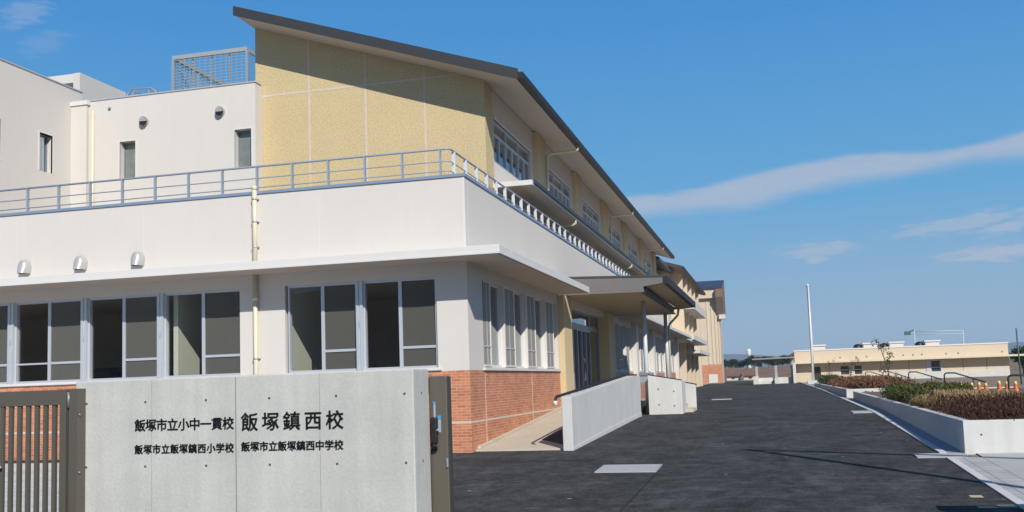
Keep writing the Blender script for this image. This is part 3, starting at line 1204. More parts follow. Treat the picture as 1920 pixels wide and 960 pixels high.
# ------------------------------------------------------------------ terrace railing
RL = thing('terrace_railing', (-6.65, 20.93, 5.9), 'blue grey metal railing along the edge of the first floor terrace', 'railing')
RXX, RYY = -6.65, 20.93
for zz, rr, nm in ((6.59, .025, 'top_rail'), (6.31, .013, 'mid_rail'), (6.09, .013, 'mid_rail')):
    m = MB()
    pts = [(-25, RYY, zz), (RXX - .1, RYY, zz), (RXX - .03, RYY + .03, zz), (RXX, RYY + .1, zz), (RXX, 66, zz)]
    m.tube(pts, rr, 8)
    m.build(nm, BLUERAIL, RL)
pos = [(RXX - .22 - .9 * k, RYY, 0) for k in range(21)] + [(RXX, RYY + .30 + .9 * k, 1) for k in range(50)]
for x, yv, s in pos:
    m = MB()
    if s == 0:
        m.box(x - .017, x + .017, yv - .04, yv + .04, 5.9, 6.57)
    else:
        m.box(x - .042, x + .042, yv - .014, yv + .014, 5.9, 6.57)
    m.build('post', BLUERAIL if s == 0 else RAILPOST, RL)

# ------------------------------------------------------------------ white blocks standing on the terrace
AB = thing('annex_building', (-20.7, 26.5, 4.4), 'white flat roofed upper block with two narrow windows left of the ochre gable', 'building')
Y3 = 26.5
aw = [(-19.05, -18.5, 8.0, 9.16), (-15.12, -14.57, 8.0, 9.16)]
wall(TF(Y3), -20.7, -14.43, 4.45, 10.55, .3, aw).build('front_wall', WHITE, AB)
m = MB()
m.box(-14.73, -14.43, Y3 + .3, Y3 + .44, 4.45, 10.55)
m.box(-20.7, -14.75, 33.0, 33.3, 4.45, 10.5)
m.build('side_wall', WHITE, AB)
m = MB()
m.box(-20.1, -14.40, Y3 - .03, Y3 + .34, 10.55, 10.585)
m.build('coping', ALU, AB)
m = MB()
m.box(-20.7, -14.76, Y3 + .3, 33, 10.1, 10.3)
m.build('roof', CONCD, AB)
for h in aw:
    f = MB(TF(Y3))
    f.box(h[0], h[0] + .035, .2, .28, h[2], h[3])
    f.box(h[1] - .035, h[1], .2, .28, h[2], h[3])
    f.box(h[0] + .035, h[1] - .035, .2, .28, h[3] - .035, h[3])
    f.box(h[0] + .035, h[1] - .035, .2, .28, h[2], h[2] + .035)
    fo = f.build('window', ALUD, AB)
    g = MB(TF(Y3))
    g.box(h[0] + .02, h[1] - .02, .235, .25, h[2] + .02, h[3] - .02)
    g.build('glass_pane', FROST, fo)
    g = MB(TF(Y3))
    g.box(h[0] - .04, h[0], -.012, .02, h[2], h[3] + .04)
    g.box(h[1], h[1] + .04, -.012, .02, h[2], h[3] + .04)
    g.box(h[0], h[1], -.012, .02, h[3], h[3] + .04)
    g.build('reveal_trim', WHITE2, fo)
m = MB()
m.box(-20.72, -20.15, Y3 - .12, Y3 - .002, 4.45, 10.42)
m.build('pilaster', WHITE, AB)
m = MB()
m.box(-20.78, -20.1, Y3 - .16, Y3 - .002, 10.42, 10.56)
m.build('pilaster_cap', WHITE2, AB)
m = MB()
m.tube([(-19.98, Y3 - .06, 10.2), (-19.98, Y3 - .06, 4.5)], .05, 10)
m.build('downpipe', CREAM, AB)
for vx, vz in ((-18.17, 9.72), (-15.57, 9.76)):
    m = MB()
    prof = []
    n = 14
    ring0 = [m.pt((vx + .14 * math.cos(2 * math.pi * q / n), Y3 - .004, vz + .15 * math.sin(2 * math.pi * q / n))) for q in range(n)]
    ring1 = [m.pt((vx + .14 * math.cos(2 * math.pi * q / n), Y3 - .07 - (.05 if math.sin(2 * math.pi * q / n) > -.3 else 0), vz + .15 * math.sin(2 * math.pi * q / n))) for q in range(n)]
    for q in range(n):
        m.face((ring0[q], ring0[(q + 1) % n], ring1[(q + 1) % n], ring1[q]))
    m.face(ring1)
    vo = m.build('round_vent', HOODM, AB)
    m = MB()
    m.prism([(vx - .125, vz - .02), (vx - .09, vz - .11), (vx, vz - .145), (vx + .09, vz - .11), (vx + .125, vz - .02)], 1, Y3 - .135, Y3 - .075)
    m.build('louvre', BLACK, vo)
m = MB()
m.box(-19.45, -19.37, Y3 - .05, Y3, 10.22, 10.28)
m.build('overflow_spout', ALUD, AB)

WB = thing('wing_building', (-20.72, 23, 4.4), 'tall white wall of the wing at the left edge, seen side on', 'building')
XW = -20.72
wl = [(25.0, 25.56, 8.12, 9.28), (22.8, 23.43, 8.12, 9.28)]
wall(TS(XW), 20.9, Y3 - .125, 4.45, 11.0, .3, wl).build('side_wall', WHITE, WB)
m = MB()
m.box(-26, XW - .3, 20.9, 21.2, 4.45, 11.0)
m.build('front_wall', WHITE, WB)
m = MB()
m.box(XW - .34, XW + .03, 20.87, Y3 + .42, 11.0, 11.035)
m.build('coping', ALU, WB)
m = MB()
m.box(-26, XW - .3, 21.2, 26.9, 10.4, 10.6)
m.build('roof', CONCD, WB)
m = MB()
m.box(XW - .3, XW, Y3 - .12, Y3 + .4, 10.6, 11.0)
m.build('parapet_end', WHITE, WB)
for h in wl:
    f = MB(TS(XW))
    f.box(h[0], h[0] + .04, .18, .26, h[2], h[3])
    f.box(h[1] - .04, h[1], .18, .26, h[2], h[3])
    f.box(h[0] + .04, h[1] - .04, .18, .26, h[3] - .04, h[3])
    fo = f.build('window', ALUD, WB)
    g = MB(TS(XW))
    g.box(h[0] + .02, h[1] - .02, .21, .22, h[2], h[3] - .02)
    g.build('glass_pane', GLASSB, fo)
    g = MB(TS(XW))
    g.box(h[0] + .05, h[0] + .30, .26, .27, h[2], h[3] - .02)
    g.build('curtain', mat('ochre_curtain', (.45, .30, .08), .8), fo)
    g = MB(TS(XW))
    g.box(h[0], h[1], -.012, .16, h[3], h[3] + .05)
    g.box(h[0] - .05, h[0], -.012, .05, h[2], h[3] + .05)
    g.box(h[1], h[1] + .05, -.012, .05, h[2] - .03, h[3] + .05)
    g.build('reveal_trim', WHITE2, fo)

ST_ = thing('stair_tower', (-26, 33, 10), 'higher white roof block with an overhanging slab behind the left wing', 'building')
m = MB()
m.box(-30, -25.75, 33.75, 35.7, 9, 13.62)
m.box(-25.75, -25.45, 32.9, 35.8, 9, 13.98)
m.build('wall', WHITE, ST_)
m = MB()
m.box(-30, -25.752, 32.92, 35.8, 13.62, 13.97)
m.build('roof_slab', WHITE2, ST_)

# lattice screen on the roof
CG = thing('roof_screen', (-18, 30, 10.2), 'galvanised lattice screen enclosure on the roof beside the ochre gable', 'screen')
cx0, cx1, cy0, cy1, cz0, cz1 = -19.45, -16.62, 30, 42, 10.2, 13.0
for x in (cx0, cx1):
    for yv in (cy0, cy1):
        m = MB()
        m.box(x - .045, x + .045, yv - .052, yv + .052, cz0, cz1 - .121)
        m.build('corner_post', STEEL, CG)
m = MB()
for x in (cx0 + .75, cx0 + 1.45, cx0 + 2.15):
    m.box(x - .025, x + .025, cy0 + .02, cy0 + .06, cz0, cz1 - .1)
for yv in np.arange(31.5, 42, 1.5):
    m.box(cx0 + .02, cx0 + .06, yv - .025, yv + .025, cz0, cz1 - .1)
    m.box(cx1 - .06, cx1 - .02, yv - .025, yv + .025, cz0, cz1 - .1)
m.build('stud', CAGE, CG)
m = MB()
m.box(cx0 - .02, cx1 + .02, cy0 - .05, cy0 + .07, cz1 - .12, cz1 + .02)
m.box(cx0 - .02, cx1 + .02, cy1 - .05, cy1 + .07, cz1 - .12, cz1 + .02)
m.box(cx0 - .02, cx0 + .08, cy0 + .07, cy1 - .05, cz1 - .12, cz1 + .02)
m.box(cx1 - .08, cx1 + .02, cy0 + .07, cy1 - .05, cz1 - .12, cz1 + .02)
m.build('top_frame', CAGE, CG)
m = MB()
zz = cz0 + .1
while zz < cz1 - .12:
    m.box(cx0 + .05, cx1 - .05, cy0 - .04, cy0 - .025, zz, zz + .016)
    m.box(cx0 - .04, cx0 - .025, cy0, cy1, zz, zz + .016)
    m.box(cx1 + .025, cx1 + .04, cy0, cy1, zz, zz + .016)
    zz += .11
for x in np.arange(cx0 + .05, cx1 - .05, .2):
    m.box(x, x + .01, cy0 - .05, cy0 - .04, cz0, cz1 - .12)
for yv in np.arange(cy0 + .2, cy1, .2):
    m.box(cx0 - .055, cx0 - .04, yv, yv + .02, cz0, cz1 - .12)
m.build('lattice_slats', CAGE, CG)

HR = thing('hatch_guardrail', (-20, 29, 10.2), 'small steel guard hoop rising above the white roof edge', 'guardrail')
for yv in (29.0, 29.9):
    m = MB()
    m.tube([(-20.55, yv, 10.3), (-20.55, yv, 11.5), (-20.4, yv, 11.68), (-19.65, yv, 11.64), (-19.4, yv, 11.42), (-19.38, yv, 10.3)], .03, 8)
    m.build('hoop', STEEL, HR)
m = MB()
m.tube([(-20.4, 29, 11.66), (-20.4, 29.9, 11.66)], .025, 8)
m.tube([(-19.65, 29, 11.62), (-19.65, 29.9, 11.62)], .025, 8)
m.box(-20.36, -20.3, 28.97, 29.03, 10.3, 11.6)
m.box(-19.75, -19.69, 28.97, 29.03, 10.3, 11.6)
m.build('cross_bar', STEEL, HR)

# ------------------------------------------------------------------ entrance porch
PO = thing('entrance_porch', (-4.1, 34, .1), 'entrance porch roof with dark gutter on two slim steel posts', 'porch')
m = MB()
px0, px1, py0, py1 = -6.18, -3.02, 30.4, 41.9
m.prism([(px0, 4.52), (px1, 4.40), (px1, 4.46), (px0, 4.58)], 1, py0, py1)
m.build('roof', DARKROOF, PO)
m = MB()
m.prism([(px0, 4.0), (-3.62, 3.97), (-3.62, 4.14), (px1, 4.22), (px1, 4.399), (px0, 4.519)], 1, py0 + .02, py0 + .14)
m.build('front_fascia', mat('warm_grey_fascia', (.17, .16, .155), .6, var=.03), PO)
m = MB()
m.box(px1, px1 + .14, py0, py1, 4.20, 4.42)
m.build('gutter', NAVY, PO)
m = MB()
m.box(-3.68, -3.58, py0 + .14, py1 - 2, 3.94, 4.12)
m.build('edge_beam', NAVY, PO)
m = MB()
m.prism([(px0, 4.0), (-3.70, 3.96), (-3.70, 4.0), (px0, 4.04)], 1, py0 + .14, py1)
m.prism([(-3.57, 4.15), (px1, 4.20), (px1, 4.24), (-3.57, 4.19)], 1, py0 + .14, py1)
m.build('soffit', mat('warm_soffit_board', (.52, .42, .27), .75, var=.04), PO)
for yv in (33.95, 41.2):
    m = MB()
    m.tube([(-4.07, yv, gz(yv) if yv < 36 else .6), (-4.07, yv, 3.985)], .075, 14)
    m.build('post', STEELB, PO)
m = MB()
m.box(-4.30, -3.86, 33.7, 34.2, 1.46, 1.55)
m.build('post_cap', ALUD, PO)
m = MB()
m.box(-4.27, -3.89, 33.74, 34.16, 1.22, 1.459)
m.build('post_collar', STEEL, PO)
m = MB()
m.tube([(-3.55, 41.6, 4.18), (-3.6, 41.6, 3.9), (-3.95, 41.6, 3.55), (-4.0, 41.6, 3.4), (-4.0, 41.6, .6)], .05, 10)
m.build('downpipe', CREAM, PO)
m = MB()
m.tube([(-4.2, 43.2, 4.0), (-4.2, 43.2, .5)], .055, 10)
m.build('rear_pipe', CREAM, PO)

# ------------------------------------------------------------------ ramp, landing and low walls
RP = thing('entrance_ramp', (-5.2, 21, 0), 'cream wheelchair ramp rising between the brick wall and a low concrete wall', 'ramp')
m = MB()
m.prism([(20.75, -.2), (31.0, -.2), (31.0, .60), (30.0, .55), (20.75, -.035)], 0, -6.195, -4.26)
m.build('slope', RAMPC, RP)
m = MB()
m.box(-6.19, -4.26, 31.0, 38.6, -.2, .60)
m.build('landing', RAMPC, RP)


def rz(y): return -.035 + (y - 20.75) * .585 / 9.25


m = MB()
m.prism([(20.9, rz(20.9) + .004), (30.0, rz(30) + .004), (30.0, rz(30) + .06), (20.9, rz(20.9) + .06)], 0, -6.195, -6.12)
m.build('edge_kerb', RAMPC, RP)
m = MB()
m.hexa([(-5.1, 22.3, rz(22.3) + .001), (-4.3, 21.2, rz(21.2) + .001), (-4.3, 30, rz(30) + .001), (-5.1, 30, rz(30) + .001),
        (-5.1, 22.3, rz(22.3) + .006), (-4.3, 21.2, rz(21.2) + .006), (-4.3, 30, rz(30) + .006), (-5.1, 30, rz(30) + .006)])
m.build('anti_slip_strip', MATD, RP)
m = MB()
m.box(-4.2, -2.9, 34.2, 35.9, -.1, .45)
m.box(-2.9, -2.6, 34.2, 35.9, -.1, .3)
m.build('step', RAMPC, RP)

RW = thing('ramp_wall', (-4.15, 26, .1), 'low pale concrete wall with sloping top along the ramp', 'wall')
m = MB()
m.prism([(20.6, -.3), (31.9, -.1), (31.9, 1.46), (30.4, 1.455), (20.6, 1.03)], 0, -4.26, -4.05)
m.build('wall', CONCW, RW, bevel=.012)
m = MB()
m.prism([(20.6, -.3), (31.9, -.1), (31.9, .30), (26, .16), (20.6, -.02)], 0, -4.05, -4.037)
m.build('plinth', CONCW, RW)
HB = thing('ramp_handrail', (-4.35, 21, 1), 'dark handrail along the inside of the sloping ramp wall', 'handrail')
m = MB()
m.tube([(-4.36, 20.45, .93), (-4.36, 20.5, 1.02), (-4.36, 20.7, 1.045), (-4.36, 30.4, 1.475), (-4.36, 33.5, 1.485)], .03, 10)
m.build('rail', NAVY, HB)
m = MB()
m.lathe((-4.36, 20.44, .86), [(.02, 0), (.045, .01), (.045, .09), (.02, .1)], 10)
m.build('end_cap', WHITE2, HB)
for yv in (22.0, 25, 28, 31):
    m = MB()
    zz = 1.045 + (min(yv, 30.4) - 20.7) * .43 / 9.7
    m.tube([(-4.36, yv, zz), (-4.36, yv, zz - .1), (-4.262, yv, zz - .12)], .015, 8)
    m.build('bracket', NAVY, HB)

CW = thing('stair_cheek_wall', (-3.3, 33, .1), 'pale concrete cheek wall with dark capped sloping top beside the porch post', 'wall')
m = MB()
m.prism([(-3.93, .0), (-2.84, .02), (-2.84, 1.25), (-3.93, 1.46)], 1, 33.0, 34.4)
m.build('wall', CONCW, CW, bevel=.012)
m = MB()
m.prism([(-3.93, 1.463), (-2.84, 1.253), (-2.84, 1.285), (-3.93, 1.495)], 1, 33.05, 33.2)
m.build('rail', NAVY, CW)
m = MB()
m.box(-4.0, -2.83, 32.96, 32.998, .0, .125)
m.build('plinth', CONCW, CW)
m = MB()
for x, z in ((-3.6, 1.0), (-3.1, .92), (-3.6, .5), (-3.1, .45)):
    m.box(x - .02, x + .02, 32.99, 32.999, z - .02, z + .02)
m.build('tie_hole', HOLE, CW)
CW2 = thing('stair_cheek_wall', (-2.85, 36, .1), 'farther concrete cheek wall standing behind the nearer one', 'wall')
m = MB()
m.prism([(-4.0, .1), (-2.62, .1), (-2.62, 1.08), (-4.0, 1.38)], 1, 36.0, 36.25)
m.build('wall', CONCW, CW2, bevel=.012)
m = MB()
m.prism([(-4.0, 1.383), (-2.58, 1.073), (-2.58, 1.11), (-4.0, 1.42)], 1, 36.05, 36.2)
m.build('rail', NAVY, CW2)

# ------------------------------------------------------------------ sign wall and gates
YW = 8.5
SW = thing('name_wall', (-4.8, YW, gz(YW)), 'broad grey concrete gate wall with black Japanese school name lettering', 'sign wall')
wl_, wr_ = -6.6, -3.1
m = MB()
m.box(wl_, wr_, YW, YW + .42, -.7, 1.51)
m.build('wall', CONC, SW, bevel=.012)
m = MB()
for x in (-5.75, -4.86, -4.01):
    wd = .0015 if x != -4.86 else .005
    m.box(x - wd, x + wd, YW - .0015, YW + .01, -.6, 1.498)
m.build('panel_joint', mat('grey_panel_joint', (.27, .27, .26), .9), SW)  # grey seams between the concrete panels
m = MB()
for z in (1.29, .68, .08):
    for x in (-6.47, -5.82, -5.17, -4.515, -3.845, -3.185):
        n = 10
        m.face([m.pt((x + .0125 * math.cos(2 * math.pi * q / n), YW - .002, z + .0125 * math.sin(2 * math.pi * q / n))) for q in range(n)])
for z in (1.29, .68):
    for yv in (YW + .21,):
        n = 10
        m.face([m.pt((wr_ + .002, yv + .0125 * math.cos(2 * math.pi * q / n), z + .0125 * math.sin(2 * math.pi * q / n))) for q in range(n)])
m.build('tie_hole', HOLE, SW)


def lettering(text, x0, x1, z0, h, bold, parent, pitch=None):
    n = len(text)
    ht = h
    mb = MB()
    step = (x1 - x0 - ht) / (n - 1)
    for i, ch in enumerate(text):
        cu = bpy.data.curves.new('glyph', 'FONT')
        cu.body = ch
        cu.extrude = .006
        cu.resolution_u = 4
        o = bpy.data.objects.new('glyph', cu)
        C.objects.link(o)
        bpy.context.view_layer.update()
        dg = bpy.context.evaluated_depsgraph_get()
        me = bpy.data.meshes.new_from_object(o.evaluated_get(dg))
        bpy.data.objects.remove(o)
        bpy.data.curves.remove(cu)
        k = ht / .92
        base = len(mb.v)
        for lay, (dx, dy) in enumerate(((0, 0), (-bold, 0), (bold, 0), (0, -bold * .6), (0, bold * .6))):
            base = len(mb.v)
            for v in me.vertices:
                mb.v.append((x0 + step * i + (v.co.x + dx) * k, YW - .006 - v.co.z * .8 + lay * .0006, z0 + (v.co.y + dy + .08) * k))
            for p in me.polygons:
                mb.face([base + q for q in p.vertices])
        bpy.data.meshes.remove(me)
    return mb.build('lettering', LETTER, parent, fix=False)


lettering('飯塚市立小中一貫校', -5.935, -4.885, 1.015, .112, .010, SW)
lettering('飯塚鎮西校', -4.805, -3.785, .995, .165, .010, SW)
lettering('飯塚市立飯塚鎮西小学校', -5.935, -4.885, .80, .086, .011, SW)
lettering('飯塚市立飯塚鎮西中学校', -4.805, -3.785, .808, .086, .011, SW)

# swing gate at the left
SG = thing('swing_gate', (-6.63, 8.45, gz(8.45)), 'taupe metal gate with vertical bars hinged left of the name wall', 'gate')
m = MB()
gx = -6.64
m.box(-9.2, gx - .075, 8.43, 8.48, 1.29, 1.435)
m.build('top_rail', TAUPE, SG)
m = MB()
m.box(-9.2, gx - .075, 8.43, 8.48, -.36, -.24)
m.build('bottom_rail', TAUPE, SG)
m = MB()
m.box(gx - .075, gx, 8.42, 8.49, -.38, 1.438)
m.build('end_stile', TAUPE, SG)
x = gx - .075 - .06
while x > -9.2:
    m = MB()
    m.box(x - .043, x, 8.44, 8.47, -.24, 1.29)
    m.build('bar', TAUPE, SG)
    x -= .1
m = MB()
m.tube([(-7.52, 8.40, .70), (-7.36, 8.40, .70)], .012, 8)
m.box(-7.54, -7.50, 8.40, 8.44, .66, .74)
m.build('handle', STEEL, SG)
m = MB()
m.tube([(gx + .022, 8.435, 1.26), (gx + .022, 8.435, 1.41)], .02, 10)
m.build('hinge', mat('worn_brass', (.45, .42, .33), .4, metal=.5), SG)
GP = thing('gate_post', (-6.52, 8.45, gz(8.45)), 'slim taupe post fixed to the left end of the name wall', 'post')
m = MB()
m.box(-6.592, -6.55, 8.40, 8.495, -.7, 1.43)
m.box(-6.55, -6.478, 8.37, 8.495, -.7, 1.44)
m.build('post', TAUPE, GP)
m = MB()
for z in (1.18, .63, .1):
    m.lathe((-6.472, 8.40, z), [(.010, 0), (.010, .02)], 8)
m.build('bolt', ALUD, GP)

# sliding gate parked behind the wall
LG = thing('sliding_gate', (-3.05, 8.98, gz(9)), 'tall taupe end stile of a sliding gate with black lock behind the name wall', 'gate')
m = MB()
m.box(-3.115, -2.935, 8.95, 9.05, -.42, 1.44)
m.build('end_stile', TAUPE, LG, bevel=.01)
m = MB()
m.box(-2.9345, -2.925, 8.955, 9.045, -.42, 1.435)
m.build('seal_strip', TAUPED, LG)
m = MB()
m.box(-6.2, -3.116, 8.97, 9.03, 1.28, 1.42)
m.box(-6.2, -3.116, 8.97, 9.03, -.36, -.24)
m.build('rail', TAUPE, LG)
for i in range(30):
    m = MB()
    m.box(-3.2 - .1 * i - .045, -3.2 - .1 * i, 8.985, 9.015, -.24, 1.28)
    m.build('bar', TAUPE, LG)
m = MB()
m.box(-3.09, -3.03, 8.90, 8.95, .82, 1.06)
lk = m.build('lock_case', BLACK, LG, bevel=.012)
m = MB()
m.tube([(-3.06, 8.92, .83), (-3.06, 8.90, .79), (-3.06, 8.93, .77)], .03, 8)
m.build('keyhole_cover', BLACK, lk)
m = MB()
m.box(-3.068, -3.05, 8.944, 8.949, 1.06, 1.20)
m.box(-3.026, -3.0, 8.944, 8.949, .92, 1.07)
m.build('protective_film', mat('pale_blue_film', (.35, .45, .55), .3), lk)
m = MB()
m.box(-3.072, -3.046, 8.940, 8.9435, 1.185, 1.205)
m.box(-3.03, -2.996, 8.940, 8.9435, 1.045, 1.075)
m.build('film_tab', STICK, lk)
m = MB()
m.tube([(-3.05, 8.915, .935), (-3.0, 8.90, .95)], .008, 8)
m.build('lever', STEEL, lk)
m = MB()
m.box(-2.95, -2.936, 8.93, 8.949, .60, .68)
m.build('latch_plate', STEEL, LG)

# opposite gate pillar outside the frame, its shadow crosses the lower right corner
OP = thing('gate_pillar', (4, 11.3, gz(11)), 'concrete gate pillar whose shadow darkens the lower corner of the road', 'pillar')
m = MB()
m.box(3.02, 5.2, 11.1, 11.5, -.5, 1.15)
m.build('wall', CONC, OP, bevel=.012)
UP = thing('utility_pole', (6.56, 9.7, gz(9.7)), 'steel pole with a long diagonal strut casting two converging shadows on the road', 'pole')
m = MB()
TOP = 8.45
m.tube([(6.5, 9.72, -.5), (6.5, 9.72, TOP)], .085, 12)
m.build('pole', STEEL, UP)
m = MB()
m.tube([(6.5, 9.72, TOP), (6.6, 16.6, -.15)], .07, 10)
m.build('strut', STEEL, UP)

# ------------------------------------------------------------------ planters and planting
np.random.seed(3)


def leaves(name, m, parent, boxes, n, size, up_bias=0.0, stretch=1.0, round_=True):
    """many small leaf faces spread through rounded volumes; boxes = (cx,cy,cz,rx,ry,rz)"""
    off = ORG.get(parent.name, Vector()) if parent else Vector()
    wts = np.array([b[3] * b[4] * b[5] for b in boxes])
    idx = np.random.choice(len(boxes), n, p=wts / wts.sum())
    B = np.array(boxes)[idx]
    d = np.random.normal(size=(n, 3))
    d /= np.linalg.norm(d, axis=1)[:, None]
    rad = np.random.rand(n) ** (1 / 3.)
    rad *= 1 + .10 * np.random.normal(size=n)
    if round_:
        P = B[:, :3] + d * rad[:, None] * B[:, 3:]
    else:
        u = np.random.rand(n, 3) * 2 - 1
        u += .06 * np.random.normal(size=(n, 3))
        P = B[:, :3] + u * B[:, 3:]
    a = np.random.normal(size=(n, 3))
    a[:, 2] += up_bias * 3
    a /= np.linalg.norm(a, axis=1)[:, None]
    b = np.cross(a, np.random.normal(size=(n, 3)))
    b /= np.linalg.norm(b, axis=1)[:, None]
    s = size * (.6 + .8 * np.random.rand(n))[:, None]
    A, Bv = a * s * stretch, b * s * .5
    V = np.stack([P - A * .5, P + Bv * .5, P + A * .5, P - Bv * .5], 1).reshape(-1, 3) - np.array(off)
    me = bpy.data.meshes.new(name)
    me.vertices.add(len(V))
    me.vertices.foreach_set('co', V.ravel())
    me.loops.add(n * 4)
    me.loops.foreach_set('vertex_index', np.arange(n * 4))
    me.polygons.add(n)
    me.polygons.foreach_set('loop_start', np.arange(n) * 4)
    me.polygons.foreach_set('loop_total', np.full(n, 4))
    me.materials.append(m)
    me.update(calc_edges=True)
    o = bpy.data.objects.new(name, me)
    C.objects.link(o)
    if parent: o.parent = parent
    ORG[o.name] = off.copy()
    return o


P1 = thing('planter', (5, 18.9, 0), 'near raised planter with a sunlit white front wall and shaded long side', 'planter')


def ptop(y): return float(np.interp(y, [18.85, 43], [.445, .56]))


m = MB()
m.hexa([(3.14, 18.85, -.4), (9.2, 18.85, -.4), (9.2, 19.02, -.4), (3.14, 19.02, -.4), (3.14, 18.85, .445), (9.2, 18.85, .445), (9.2, 19.02, .446), (3.14, 19.02, .446)])
m.hexa([(3.14, 19.02, -.4), (3.30, 19.02, -.4), (3.30, 43, 0), (3.14, 43, 0), (3.14, 19.02, ptop(19.02)), (3.30, 19.02, ptop(19.02)), (3.30, 43, .56), (3.14, 43, .56)])
m.box(3.30, 9.2, 42.85, 43, 0, .56)
m.build('wall', CONCW, P1, bevel=.012)
m = MB()
for x in (3.42, 4.15):
    n = 10
    m.face([m.pt((x + .018 * math.cos(2 * math.pi * q / n), 18.848, .2 + .018 * math.sin(2 * math.pi * q / n))) for q in range(n)])
m.build('tie_hole', HOLE, P1)
m = MB()
m.hexa([(3.30, 19.02, -.2), (9.2, 19.02, -.2), (9.2, 42.85, 0), (3.30, 42.85, 0), (3.30, 19.02, .38), (9.2, 19.02, .38), (9.2, 42.85, .52), (3.30, 42.85, .52)])
m.build('soil', SOIL, P1)
P2 = thing('planter', (5, 45, .3), 'farther planter with a low white end wall along the kerb', 'planter')
m = MB()
m.box(3.02, 6.5, 45.0, 45.25, .1, .62)
m.box(3.02, 3.2, 45.25, 78, .2, .62)
m.build('wall', KERBW, P2, bevel=.012)
m = MB()
m.box(3.2, 6.5, 45.25, 78, .2, .56)
m.build('soil', SOIL, P2)

sh = thing('red_hedge', (5, 21, .42), 'low clipped dark red hedge in the near planter corner', 'hedge')
bx = []
for i in range(16):
    for k in range(6):
        bx.append((3.55 + i * .36 + random.uniform(-.06, .06), 19.36 + k * .72 + random.uniform(-.1, .1), .55 + random.uniform(-.02, .03), .30, .5, .24 + random.uniform(-.03, .03)))
leaves('foliage', L_RED, sh, bx, 46000, .035, up_bias=.7, stretch=1.7)
m = MB()
for i in range(240):
    x, yv = random.uniform(3.4, 9), random.uniform(19.15, 22.6)
    z = .40
    m.tube([(x, yv, z), (x + random.uniform(-.1, .1), yv + random.uniform(-.1, .1), z + random.uniform(.2, .42))], .004, 3, cap=False)
m.build('twigs', BARK, sh, fix=False)

gh = thing('green_hedge', (5, 29, .45), 'green and yellowing low hedge behind the red hedge', 'hedge')
bx = []
for i in range(5):
    for k in range(7):
        if i * .42 > .5 + k * .28: continue
        bx.append((3.70 + i * .42 + random.uniform(-.1, .1), 27.2 + k * 1.05 + random.uniform(-.2, .2), .66 + random.uniform(-.03, .04) + .03 * k / 7, .40, .7, .25 + random.uniform(-.05, .05)))
leaves('foliage', L_GRN, gh, bx, 24000, .05, up_bias=.4, stretch=1.6)


def tuft(cx, cy, cz, n, h, label, spread=.25, m=L_DRY):
    t = thing('dry_grass_tuft', (cx, cy, cz), label, 'grass tuft', 'dry straw grass tufts in the planters')
    off = Vector((cx, cy, cz))
    mb = MB()
    for i in range(n):
        a = random.uniform(0, 2 * math.pi)
        r0 = random.uniform(0, spread * .6)
        r1 = r0 + random.uniform(.05, spread)
        hh = h * random.uniform(.45, 1)
        b0 = Vector((cx + r0 * math.cos(a), cy + r0 * math.sin(a), cz))
        b1 = Vector((cx + r1 * .8 * math.cos(a), cy + r1 * .8 * math.sin(a), cz + hh))
        b2 = Vector((cx + (r1 + .1) * math.cos(a), cy + (r1 + .1) * math.sin(a), cz + hh * random.uniform(.5, .9)))
        sd = Vector((-math.sin(a), math.cos(a), 0)) * .006
        i0 = [mb.pt(p) for p in (b0 - sd, b0 + sd, b1 + sd, b1 - sd)]
        mb.face(i0)
        j0 = [mb.pt(p) for p in (b2 + sd * .3, b2 - sd * .3)]
        mb.face((i0[3], i0[2], j0[0], j0[1]))
    mb.build('blades', m, t, fix=False)
    return t


spots = [(3.7, 24.6, .55, 'straw tuft leaning over the planter edge beside the red hedge'), (4.15, 25.2, .52, 'straw tuft just behind the left end of the red hedge'),
         (3.55, 26.0, .40, 'small straw tuft at the planter wall before the green hedge'), (4.6, 25.6, .5, 'straw tuft rising just over the red hedge top'),
         (4.4, 27.2, .5, 'straw tuft at the right end of the green hedge'), (5.2, 27.6, .42, 'straw tuft between the green hedge and the cones'),
         (5.6, 30.0, .40, 'low straw tuft behind the green hedge'), (6.3, 30.5, .36, 'low straw tuft before the leftmost cone')]
for x, yv, h, lb in spots:
    tuft(x, yv, .40, 420, h * .9, lb, .32)

bs = [(4.0, 48, 1.0, 'brown winter shrub at the near end of the far planter'), (5.3, 50, 1.1, 'brown winter shrub beneath the slim sapling'),
      (3.9, 54, 1.0, 'brown winter shrub in the middle of the far planter'), (5.2, 57, 1.2, 'reddish brown shrub near the second bent handrail'),
      (4.2, 61, 1.1, 'brown shrub before the far green bush'), (5.6, 63, 1.2, 'brown shrub towards the low cream building')]
for x, yv, r, lb in bs:
    t = thing('brown_shrub', (x, yv, .5), lb, 'shrub', 'brown shrubs in the far planter')
    bx = [(x + random.uniform(-.6, .6) * r, yv + random.uniform(-1.6, 1.6), .74 + random.uniform(-.05, .1), .55 * r, .9, .30) for _ in range(7)]
    leaves('foliage', L_BRN, t, bx, 5200, .07, up_bias=.4, stretch=1.6)
for x, yv, lb in ((3.7, 70, 'small green bush at the foot of the flagpole'), (4.1, 78, 'small dark green bush before the low building door')):
    t = thing('green_bush', (x, yv, .5), lb, 'bush', 'green bushes near the flagpole')
    bx = [(x + random.uniform(-.5, .5), yv + random.uniform(-.6, .6), .8, .5, .7, .4) for _ in range(5)]
    leaves('foliage', L_GRN, t, bx, 3000, .09)


